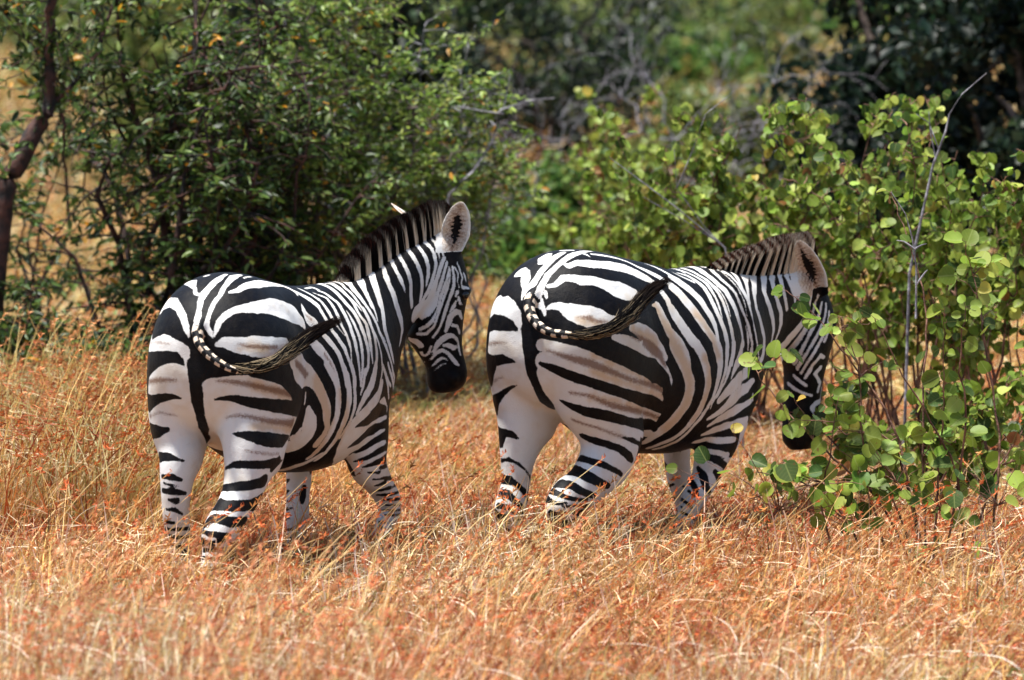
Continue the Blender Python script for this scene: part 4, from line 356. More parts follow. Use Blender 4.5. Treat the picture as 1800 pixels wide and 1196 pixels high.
# coat stripes: strokes lying on the skin, points x,y,z,width in millimetres in the animal's frame; K black, W white, B brown, T tan
BAKED_TXT = '''
Z1=W-247,-64,904,83 -240,-80,904,86 -231,-102,904,90 -218,-127,905,95 -203,-154,905,98 -185,-178,904,101 -164,-198,902,101 -132,-216,898,96 -87,-229,892,89 -35,-237,884,80 17,-239,877,71 66,-234,870,66|W-233,-56,852,89 -226,-71,852,89 -219,-93,852,87 -208,-118,852,84 -198,-148,853,81 -182,-176,852,80 -154,-199,851,80 -120,-217,849,80 -80,-230,846,80 -35,-236,842,80 9,-238,839,80 48,-236,835,81|W-202,-46,798,114 -197,-64,799,101 -197,-93,800,84 -197,-127,801,79 -188,-160,802,79 -164,-187,801,79 -131,-208,799,79 -88,-223,796,80 -44,-233,792,81 3,-235,788,82 48,-231,784,86|W-161,-39,744,110 -191,-79,748,79 -205,-119,751,79 -200,-155,752,79 -183,-187,752,80 -153,-212,751,83 -102,-222,746,85 -53,-227,742,79 -16,-229,739,81|W-168,-59,695,95 -204,-102,700,79 -211,-139,702,79 -202,-173,703,79 -181,-202,702,79 -150,-223,700,79 -112,-235,697,79 -80,-240,695,80|W-199,-93,649,79 -214,-123,651,77 -214,-154,653,75 -201,-184,653,72 -178,-208,652,69 -150,-224,650,67 -126,-232,648,66|W-208,-180,596,151 -213,-179,578,153 -221,-178,551,157 -237,-180,524,159 -255,-181,500,161 -283,-180,477,157 -316,-178,457,155 -348,-176,438,149 -376,-174,417,139 -397,-169,395,125 -412,-163,373,113 -420,-157,349,105 -423,-151,325,101 -427,-147,302,98 -439,-148,271,88 -449,-151,248,78|W-280,107,950,226 -278,108,931,227 -270,114,904,234 -262,120,874,241 -247,127,845,233 -234,128,812,203 -221,126,779,189 -212,123,748,190 -206,120,721,189 -205,114,695,180 -208,109,669,168 -216,106,641,164 -225,105,612,163 -228,106,584,163 -230,106,559,157 -230,106,536,154 -229,106,512,149 -228,107,488,142 -227,108,463,134 -225,109,439,132 -223,108,414,130 -218,109,390,131 -212,109,365,127 -202,111,339,113 -188,115,313,99 -175,118,287,82 -162,121,259,71 -153,122,231,66 -150,121,212,60|W-194,240,1053,91 -241,190,1060,81 -269,146,1065,79 -278,115,1063,74 -283,88,1057,65 -284,63,1051,60 -281,44,1041,56 -276,26,1005,37 -277,24,978,40 -276,27,955,45|W-48,165,1283,25 -86,118,1287,44 -138,75,1271,15 -167,55,1252,14 -171,36,1251,18|W10,23,1316,16 -61,16,1301,31 -117,17,1279,30 -162,20,1253,31 -198,15,1226,24 -225,5,1200,20 -257,-3,1166,29 -298,-18,1137,27 -313,-23,1117,18|W68,-11,1312,13 3,-14,1307,34 -67,-29,1292,22 -113,-35,1269,19 -146,-41,1250,17 -183,-37,1223,19 -217,-38,1193,16 -240,-41,1166,16 -258,-43,1139,27 -253,-60,1114,17 -253,-68,1097,4|W-154,212,1181,31 -141,199,1206,62 -182,145,1218,44 -223,93,1197,29 -249,61,1171,30 -268,38,1137,25 -277,25,1102,15|W-250,-73,1100,6 -242,-77,1121,18 -225,-79,1152,25 -200,-92,1176,27 -179,-101,1187,28 -156,-112,1195,29 -133,-124,1199,34 -109,-135,1200,40 -69,-149,1198,49|W-80,-146,1202,48 -47,-155,1201,53 9,-158,1198,66 68,-157,1189,88 133,-151,1178,96 205,-141,1166,93 264,-133,1153,86 297,-144,1126,53 309,-154,1100,18|W-28,92,1311,20 -15,88,1312,16|W36,-40,1303,8 127,-22,1302,9 221,-14,1299,8|W-113,-62,1258,13 -82,-79,1262,22 -29,-82,1275,28 43,-87,1278,36|W-74,-81,1265,23 -16,-82,1279,32 55,-83,1279,43 133,-68,1277,42 244,-36,1271,40 367,-14,1257,34 400,-34,1242,29 406,-60,1225,13 394,-79,1215,6|W-249,-86,1070,18 -235,-107,1079,38 -222,-125,1074,49 -204,-147,1067,60 -174,-172,1063,69 -146,-192,1061,76|W-155,-187,1061,82 -130,-201,1058,83 -93,-214,1054,81 -36,-224,1054,68 35,-225,1060,44|T-202,-152,1053,21 -182,-168,1053,27 -156,-188,1052,33 -126,-206,1048,34 -99,-218,1044,34|B-199,-151,1070,11 -170,-175,1062,19 -148,-192,1059,21 -117,-207,1056,22 -78,-220,1053,22 -41,-226,1051,21|K-247,-93,1038,5 -231,-121,1030,20 -209,-149,1021,27 -184,-176,1009,25 -157,-198,1006,31|K-171,-193,967,43 -145,-208,959,42 -107,-223,949,43 -65,-233,946,58 -16,-238,941,80 49,-238,920,109 123,-228,894,160 245,-186,854,108|K243,-191,891,54 265,-184,863,63 276,-181,829,61 277,-178,799,56 277,-172,769,49 276,-164,744,41 270,-155,718,34 270,-142,693,32 270,-127,666,32 276,-109,641,33 46,-215,644,44 -25,-234,631,44 -60,-232,612,41 -82,-228,597,39|K-233,-64,861,8 -225,-86,865,16 -213,-118,867,26 -201,-143,863,32 -185,-171,855,38 -161,-196,848,43 -133,-211,842,47 -99,-225,836,49 -57,-233,829,52 -15,-238,823,54 68,-232,809,58 153,-211,796,58|K-207,-127,732,6 -206,-147,731,18 -197,-174,728,32 -185,-193,723,41 -166,-211,717,49 -141,-225,710,55 -92,-237,702,58 -24,-234,693,51 254,-122,670,61|K-200,-93,598,15 -216,-135,616,26 -215,-158,618,29 -205,-182,618,31 -188,-201,617,32 -163,-217,615,33 -130,-228,614,33 -94,-231,613,42 -62,-234,624,21|K-220,-86,524,34 -247,-131,532,36 -239,-164,537,39 -220,-187,539,37 -191,-203,541,37 -155,-212,546,43 -126,-217,550,53|K-298,-99,468,78 -322,-140,472,63 -306,-169,472,56 -284,-184,471,48 -256,-197,469,44 -218,-201,467,43 -167,-202,466,59 -127,-199,466,79|K-382,-106,409,49 -374,-134,431,44 -370,-166,427,44 -346,-191,417,46 -296,-200,411,35 -238,-195,406,44|K-393,-91,381,14 -417,-150,376,26 -407,-171,373,26 -383,-189,369,24 -356,-197,365,23|K-400,-99,343,43 -423,-134,343,27 -419,-159,341,25 -404,-178,347,22 -384,-188,353,20|K-422,-124,315,21 -416,-165,320,23 -374,-182,318,17|K-429,-124,287,18 -426,-163,282,18 -402,-174,290,17|K-442,-106,245,19 -449,-151,248,19 -425,-170,250,23|B-247,-81,933,11 -235,-105,932,16 -216,-137,929,22 -203,-158,925,23 -187,-178,920,24 -165,-198,913,25 -132,-215,904,27 -88,-228,893,29 -42,-236,883,30 23,-238,870,28 83,-233,858,31 213,-195,827,20|B-197,-92,789,7 -197,-113,796,11 -195,-141,802,16 -183,-168,798,18 -158,-194,790,20 -131,-208,783,23 -97,-220,775,25 -60,-229,768,27 16,-230,759,30 94,-218,751,41|B-204,-178,671,7 -194,-192,668,9 -174,-210,662,11 -142,-225,656,13 -100,-235,649,13 -30,-237,646,13|W75,-232,988,62 164,-216,959,116 278,-183,919,88|W126,-224,960,117 194,-207,941,135 283,-184,917,86 315,-187,897,67 341,-190,875,54 357,-195,853,50 373,-197,829,47 385,-201,806,45 395,-202,783,43 401,-200,759,39 405,-198,737,33 416,-195,706,21 413,-180,673,25 405,-166,652,28 400,-153,635,30|B99,-227,986,18 149,-220,960,40 253,-188,925,45|B111,-228,976,35 194,-208,946,36 277,-183,921,20|W296,-176,783,33 308,-172,758,56 320,-167,729,79 328,-161,704,80 328,-154,683,78 309,-131,654,82 296,-117,644,72 282,-104,633,58 -13,-233,638,37|W282,-150,705,19 269,-128,672,31 52,-214,667,41 -36,-238,647,22|W264,-183,852,10 264,-180,830,11 263,-178,808,12|W399,3,528,39 404,-24,535,37 409,-59,545,35 425,-80,554,29 435,-104,567,22 446,-131,583,17 459,-150,596,15|K-212,238,978,106 -262,171,1006,64 -280,118,1018,50 -285,78,1020,44 -283,55,1006,30 -280,40,989,7|K-196,209,1126,106 -227,162,1148,119 -259,105,1138,72 -275,68,1113,52 -279,40,1091,33 -276,22,1077,15|K-274,11,1081,19 -273,3,1062,31 -271,-4,1038,44 -270,-9,1017,52 -269,-11,995,55 -270,-7,956,51|K-273,3,996,55 -272,2,978,54 -270,0,951,53 -268,-2,924,52 -264,-2,899,51 -257,-1,874,51 -247,2,851,50 -235,4,823,43 -215,9,797,38 -180,21,768,39 -127,43,737,42 -63,71,705,20 -26,85,682,27|B-174,252,1058,17 -258,160,1071,15 -273,124,1070,11 -279,98,1067,7|B-216,236,914,25 -245,199,922,24 -266,156,929,26 -279,109,932,19 -278,75,933,11|K-208,240,834,78 -239,201,846,45 -248,167,857,36 -253,135,864,32 -262,101,868,25 -262,64,862,7|B-204,236,783,20 -237,174,803,11 -230,137,797,10 -220,110,793,7|K-177,248,725,71 -224,191,729,52 -225,149,738,22|K-213,186,630,43 -231,138,634,33 -223,109,627,15 -204,87,619,7|K-236,164,560,19 -237,118,559,26 -216,93,547,15|K-237,160,506,24 -236,119,505,30 -216,99,500,23 -190,87,494,15|K-239,134,472,11 -226,109,468,28|K-238,147,435,11 -230,114,435,20 -202,98,415,10|K-233,146,387,19 -228,120,384,13|K-203,173,331,59 -185,175,304,41|K-179,128,284,21 -152,111,263,14|W777,37,1235,20 732,-21,1230,22 700,-77,1213,24 679,-117,1188,26 673,-146,1165,26 679,-172,1135,27 679,-185,1116,27 679,-197,1095,28 679,-209,1073,28 680,-218,1050,27 679,-226,1028,25 679,-231,1006,23 679,-235,983,23 672,-241,962,22 659,-246,926,19 621,-253,891,18 608,-254,851,12|W775,19,1243,12 793,-9,1234,14 750,-67,1219,18 732,-111,1195,20 727,-143,1169,20 712,-167,1140,17 712,-184,1118,19 730,-200,1084,25 719,-219,1044,30 712,-229,1007,26 706,-238,971,18 705,-242,933,8|W842,28,1239,8 783,-40,1230,10 751,-88,1210,10 737,-125,1186,10 743,-151,1160,10 744,-170,1136,6|W868,22,1240,12 830,-33,1234,14 790,-75,1219,16 776,-112,1196,16 764,-144,1170,16 763,-166,1141,16 764,-187,1111,20 764,-204,1074,20 771,-217,1036,22 764,-226,1000,24 763,-229,978,25 755,-234,955,26 744,-239,933,26 736,-241,912,26 718,-244,876,26 691,-248,844,26|W776,-163,1147,6 776,-184,1114,10 776,-193,1094,11 770,-204,1074,12 777,-211,1051,13 789,-215,1028,14 797,-221,1005,14 803,-225,982,14 809,-226,958,14 808,-229,936,14 809,-230,898,14 797,-232,873,15 782,-236,852,16|W808,-229,932,8 842,-225,892,12 861,-224,866,14 888,-219,843,14 919,-211,824,12|W876,-18,1246,26 861,-54,1231,20 810,-103,1209,20 803,-132,1186,20 803,-157,1157,21 810,-179,1123,22 822,-194,1085,20 828,-208,1047,20 841,-211,1026,20 854,-215,1004,20 881,-218,964,18 911,-215,924,16 939,-211,880,18 973,-200,848,18 974,-203,824,16|W1059,12,1254,19 926,-76,1226,31 881,-112,1203,22 861,-144,1171,22 855,-164,1146,18 848,-180,1117,12 841,-192,1091,7|W861,-212,1022,4 877,-213,993,5 893,-216,956,6 916,-214,921,6 938,-209,895,5|W1067,-44,1259,30 1024,-84,1228,28 985,-120,1193,33 959,-144,1157,36 929,-168,1122,36 900,-189,1087,31 887,-202,1050,33 900,-209,1012,31 919,-211,973,26 932,-210,947,23 944,-209,925,18 954,-206,909,6|W1115,-84,1253,24 1101,-108,1216,25 1108,-126,1178,31 1109,-136,1140,38 1121,-140,1101,43 1141,-141,1069,41 1154,-141,1030,31 1124,-149,994,21 1077,-168,971,8|W607,-54,1218,14 620,-73,1211,18 614,-106,1193,20 620,-132,1171,22 608,-159,1147,23 599,-181,1118,23 595,-200,1086,22 589,-212,1065,23 588,-220,1042,23 588,-227,1020,23 583,-236,998,21 583,-240,976,20 582,-244,954,18 582,-247,932,16 581,-249,909,13 581,-251,879,10 582,-252,853,8|W635,-166,1142,6 633,-184,1112,18 633,-205,1076,22 634,-221,1039,21 628,-235,1002,23 621,-243,966,21 614,-246,944,19 607,-248,922,17 595,-252,886,15 589,-253,853,7|W556,-82,1206,12 581,-102,1193,16 569,-134,1171,18 556,-158,1146,18 543,-180,1115,17 537,-197,1089,16 543,-211,1060,17 544,-223,1030,18 542,-232,994,11 536,-237,973,9 531,-242,950,10 537,-247,919,14 544,-250,890,18 543,-250,857,18|W517,-103,1194,14 511,-132,1171,18 504,-156,1142,19 498,-180,1110,17 511,-198,1080,7 530,-213,1053,6|W465,-132,1166,21 461,-155,1138,19 460,-176,1105,17 466,-193,1076,19 484,-209,1042,19 504,-223,1007,20 512,-235,974,17 524,-242,936,13 532,-248,898,12 544,-252,857,12|W400,-175,1076,18 422,-188,1053,23 445,-205,1022,22 463,-220,988,21 469,-226,968,20 473,-231,947,20 483,-238,905,21 487,-241,880,21 492,-242,860,21|W368,-184,1016,47 391,-196,989,39 415,-208,954,32 423,-214,934,31 431,-220,913,29 439,-224,885,27 443,-228,864,24|B369,-183,1019,11 392,-195,992,15 415,-208,958,12 427,-218,924,7|W413,-48,1234,11 426,-70,1219,25 451,-98,1198,32 466,-124,1173,30|W498,-10,1239,9 497,-48,1225,13 504,-78,1210,15 510,-107,1192,17|W543,-65,1217,7 556,-82,1205,10|W562,-21,1231,12 634,-7,1230,19 623,-46,1221,13|W367,-110,1183,8 355,-129,1155,28 361,-147,1126,53 379,-154,1110,56|B353,-134,1144,10 373,-145,1125,20|W295,-166,1053,27 334,-170,1047,42 354,-179,1027,48 373,-186,1008,47|W396,-202,953,25 405,-208,933,25 420,-214,907,25 433,-221,885,25 443,-227,861,26 447,-229,832,28 448,-228,801,29 449,-224,774,28 449,-219,749,27 446,-213,727,27 443,-205,704,27 438,-195,678,27 436,-179,652,26 428,-163,628,24 425,-143,607,22 420,-122,589,19 413,-107,576,16|W473,-232,948,20 485,-235,928,22 494,-242,902,24 499,-244,876,27 503,-245,850,30 504,-246,824,31 504,-244,797,31 500,-242,772,29 498,-235,746,28 492,-229,720,27 486,-220,694,25 483,-206,667,24 478,-190,641,21 471,-174,617,19 471,-152,595,19 465,-132,577,16 460,-116,565,15|W519,-241,945,16 530,-243,925,18 538,-248,899,20 538,-251,869,20 538,-252,840,20 543,-250,816,20 543,-249,794,20 543,-246,772,20 536,-244,750,17 529,-236,724,15 517,-228,699,13 505,-217,674,12 498,-205,655,11|W628,-250,914,18 614,-253,878,21 601,-253,849,17 582,-253,821,10|W739,-238,928,29 724,-242,909,32 706,-247,886,35 673,-252,847,43 651,-251,828,42 620,-254,811,37 601,-251,791,32 582,-249,772,26 565,-245,748,16|W803,-231,847,35 786,-234,825,45 763,-235,798,55 718,-243,781,54 676,-246,767,48 633,-247,753,38 595,-246,741,30 556,-241,726,17|W802,-222,760,39 842,-218,772,35 894,-203,736,31|W876,-219,917,16 900,-218,885,18 943,-208,843,20 982,-190,800,18 967,-197,772,16|W821,-229,906,16 843,-226,878,18 872,-221,841,20 891,-214,805,16 913,-204,777,12|W893,-204,702,16 794,-209,700,27 692,-228,695,35 647,-231,688,39 608,-231,680,45 588,-216,655,77 583,-202,625,116|W778,-183,606,232 787,-186,583,206 800,-192,551,192 819,-195,519,181 848,-194,488,188 888,-188,455,195 927,-181,424,165 978,-171,382,135 1004,-166,346,112 1016,-154,317,73 1003,-149,292,53 987,-150,268,48 966,-151,242,47 947,-151,221,46 920,-153,199,46 893,-155,182,41 839,-149,157,30|W627,-212,643,238 640,-196,619,220 667,-174,593,202|K575,-231,692,8 615,-237,701,24 683,-233,711,51 731,-231,725,62 786,-221,735,70 881,-206,730,41|K809,-201,672,15 893,-204,673,26|K595,-191,608,11 627,-198,620,31 678,-202,634,51 718,-206,651,57 784,-197,662,50 836,-202,671,30 886,-203,674,32|K686,-151,571,15 745,-148,577,20 764,-173,591,22 787,-188,605,25 814,-198,618,28 849,-206,628,31 892,-204,632,41|K762,-127,533,8 765,-155,541,14 782,-181,552,20 805,-196,564,23 835,-204,575,25 924,-196,589,38|K777,-157,510,8 790,-177,518,15 818,-196,527,23 862,-205,535,33 918,-201,540,50|K800,-171,488,10 823,-184,487,13 855,-193,485,15|K848,-197,505,14 948,-191,506,20|K834,-174,458,10 898,-188,458,14 1006,-174,446,25|K872,-167,429,14 920,-185,440,23|K905,-154,406,17 946,-179,410,18 1034,-168,416,18|K930,-145,384,17 949,-162,384,17 986,-176,383,16 1069,-175,386,11|K966,-152,361,14 985,-165,361,14 1017,-177,359,14 1079,-179,355,11|K994,-146,339,11 1019,-169,337,10 1073,-177,332,11|K1009,-121,313,9 1009,-143,314,10 1024,-164,313,11 1083,-176,312,13|K1003,-141,295,12 1020,-162,295,12 1062,-170,291,17|K980,-127,270,18 986,-149,267,12|W729,108,460,114 729,108,441,111 728,108,413,108 727,107,384,106 725,106,355,106 724,105,323,107 724,106,293,107 724,109,266,106 722,111,241,103 719,112,217,99 712,115,183,88 702,116,150,76 696,120,116,68 705,131,88,70|K745,173,439,29 726,145,451,7|K738,165,399,21 724,140,410,6|K728,156,366,12 721,126,375,5|K726,159,332,17 717,128,339,7|K734,172,289,19 719,138,300,7|K726,172,251,16 717,128,255,11|K723,166,218,12 715,127,221,8|K714,162,181,18 708,132,183,9|K747,88,421,23 742,92,391,35 738,94,365,22|W920,-1,1250,45 849,-65,1229,28 823,-100,1209,22 809,-137,1177,19 803,-162,1148,19|W1055,10,1253,19 952,-58,1234,38 894,-101,1212,30 861,-135,1181,27 848,-163,1145,27|W1128,3,1279,29 1055,-55,1251,25 1011,-87,1224,33 973,-124,1189,42 953,-142,1162,42 932,-160,1140,42|W1188,-15,1300,25 1127,-73,1270,19 1102,-95,1238,24 1101,-116,1200,31 1108,-130,1162,38 1109,-138,1128,38|W1216,-46,1320,21 1180,-84,1294,17 1171,-106,1261,20 1179,-123,1226,21 1187,-132,1199,15 1192,-135,1176,4|W1270,-53,1346,21 1224,-96,1315,15 1220,-120,1285,19 1226,-134,1251,21 1232,-140,1212,19 1232,-139,1170,21 1238,-139,1141,22 1245,-138,1119,23|W1313,-70,1371,23 1276,-104,1343,19 1272,-132,1314,20 1282,-148,1279,20 1293,-156,1240,18 1300,-156,1201,17 1300,-152,1158,16 1301,-143,1123,5|W1353,-88,1389,19 1326,-115,1362,17 1318,-143,1342,16 1322,-163,1312,17 1326,-171,1277,17 1325,-171,1242,16 1322,-164,1207,10 1319,-161,1190,3|W1391,-105,1395,15 1352,-143,1373,16 1354,-168,1353,15 1357,-184,1322,16 1358,-190,1287,14 1353,-185,1252,13 1344,-177,1214,15 1335,-164,1176,19 1317,-152,1141,17 1303,-142,1119,6|W1414,-127,1405,13 1378,-162,1382,10 1374,-184,1356,12 1373,-195,1325,8 1374,-199,1286,4|W1413,-159,1407,20 1395,-182,1386,13 1391,-199,1355,9 1388,-207,1321,10|W1390,-209,1306,19 1382,-206,1288,18 1375,-200,1264,18 1365,-189,1222,21 1357,-178,1179,32 1358,-170,1157,43 1361,-159,1136,52 1342,-142,1105,76 1297,-131,1085,77|W1402,-216,1290,12 1393,-208,1248,11 1388,-200,1213,15 1384,-188,1174,13 1380,-180,1139,16 1374,-170,1108,20 1359,-151,1081,21 1356,-127,1065,15 1326,-112,1051,36|W1409,-223,1270,5 1406,-222,1250,7 1402,-218,1224,10 1394,-207,1186,13 1387,-196,1151,10 1383,-189,1112,9 1373,-178,1077,10 1363,-171,1055,14 1360,-146,1031,15 1355,-118,1018,15|W1410,-226,1263,5 1408,-226,1224,7 1401,-219,1185,10 1394,-207,1147,10 1391,-200,1126,11 1387,-193,1104,12 1376,-184,1062,12 1371,-171,1027,12 1368,-142,999,15 1355,-105,997,12 1261,-110,1009,14|W1417,-234,1274,4 1420,-240,1235,11 1423,-238,1196,13 1415,-231,1162,15 1407,-220,1127,13 1402,-207,1088,13 1401,-199,1057,13 1397,-188,1030,12 1391,-174,1002,12 1385,-160,983,9|W1424,-242,1270,4 1438,-250,1242,8 1435,-249,1211,5 1444,-251,1188,7|W1436,-247,1289,5 1448,-254,1254,9 1459,-259,1226,8 1453,-256,1199,8 1463,-259,1185,14 1490,-272,1182,12|W1465,-258,1249,4 1479,-262,1229,12 1485,-261,1209,8|W1437,-248,1169,15 1433,-242,1153,11|W1436,-240,1130,11 1431,-234,1110,20 1422,-221,1087,5|W1445,-249,1145,11 1460,-248,1121,15 1479,-251,1116,9|W1492,-240,1056,12 1467,-242,1083,19 1444,-234,1086,27 1429,-219,1067,28 1425,-213,1040,27 1421,-202,1009,15|W1443,-221,1031,13 1467,-231,1026,14 1485,-232,998,13|W1475,-227,975,9 1455,-219,988,14 1432,-205,985,15 1413,-189,970,19 1400,-169,947,18 1396,-156,920,11|W1396,-150,909,4 1395,-161,938,7 1400,-172,960,13 1411,-188,978,17 1428,-204,993,14 1451,-220,989,14 1480,-230,962,13 1486,-230,930,12 1494,-233,905,6|W1419,-190,950,8 1439,-205,949,17 1459,-219,938,21 1473,-226,941,12|W1407,-113,879,4 1398,-149,897,8 1404,-170,922,15 1418,-187,931,13 1437,-202,918,14 1454,-214,895,18 1467,-226,876,17 1476,-231,866,9|W1410,-129,856,4 1405,-156,871,7 1412,-173,890,12 1420,-186,899,11 1436,-199,889,7|W1407,-148,840,4 1411,-170,859,5 1420,-183,871,5 1430,-195,874,4|W1370,-62,973,20 1364,-94,966,29 1374,-113,947,25 1387,-106,915,14 1391,-121,905,11 1389,-140,919,10 1388,-151,947,10|K1400,-61,937,34 1384,-90,930,22 1380,-120,934,14 1382,-144,951,14 1388,-158,966,9|K1408,-81,903,15 1398,-111,895,16 1393,-138,903,9 1395,-154,922,6|K1417,-181,806,94 1440,-218,815,100 1472,-237,832,62 1454,-235,816,73 1447,-218,789,67 1439,-201,771,69 1420,-178,774,64 1409,-157,784,67|K1505,-238,886,36 1524,-232,909,23|K1456,-254,1164,23 1479,-264,1155,37 1486,-254,1131,34|T-164,-198,916,43 -143,-211,909,44 -102,-225,896,47 -48,-235,881,50 10,-240,867,54 66,-234,856,58|T-167,-198,758,38 -147,-211,756,40 -107,-223,751,42 -47,-229,745,41 16,-229,737,43 89,-212,729,58|T352,-192,882,87 358,-196,859,81 373,-198,826,71 386,-201,790,63 399,-200,760,58 406,-198,731,57 412,-192,707,59 412,-184,684,62 409,-170,656,66 407,-151,628,71 410,-134,608,75|T461,-234,838,40 466,-235,816,41 478,-235,785,42 486,-236,752,44 497,-231,723,47 498,-222,692,50 492,-210,666,50 492,-200,648,52|K-222,157,359,19 -215,116,358,17 -187,98,358,15 -129,103,355,13|K-202,163,328,35 -210,138,328,20 -200,116,325,19 -172,104,325,16 -127,107,323,14|K-186,145,296,20 -176,116,291,17 -140,105,293,13|K-167,144,256,17 -161,122,254,13 -139,110,249,12|K-158,145,226,13 -134,115,219,10|K-453,-112,225,19 -461,-150,225,17 -439,-170,221,18|K-468,-123,202,12 -469,-155,202,14 -445,-173,199,16|K-240,156,536,9 -240,125,527,12 -223,101,526,6|K959,-131,250,14 974,-156,243,10|K934,-134,226,12 952,-154,217,9|K708,159,151,16 703,117,156,8|K708,157,121,11 696,117,124,7
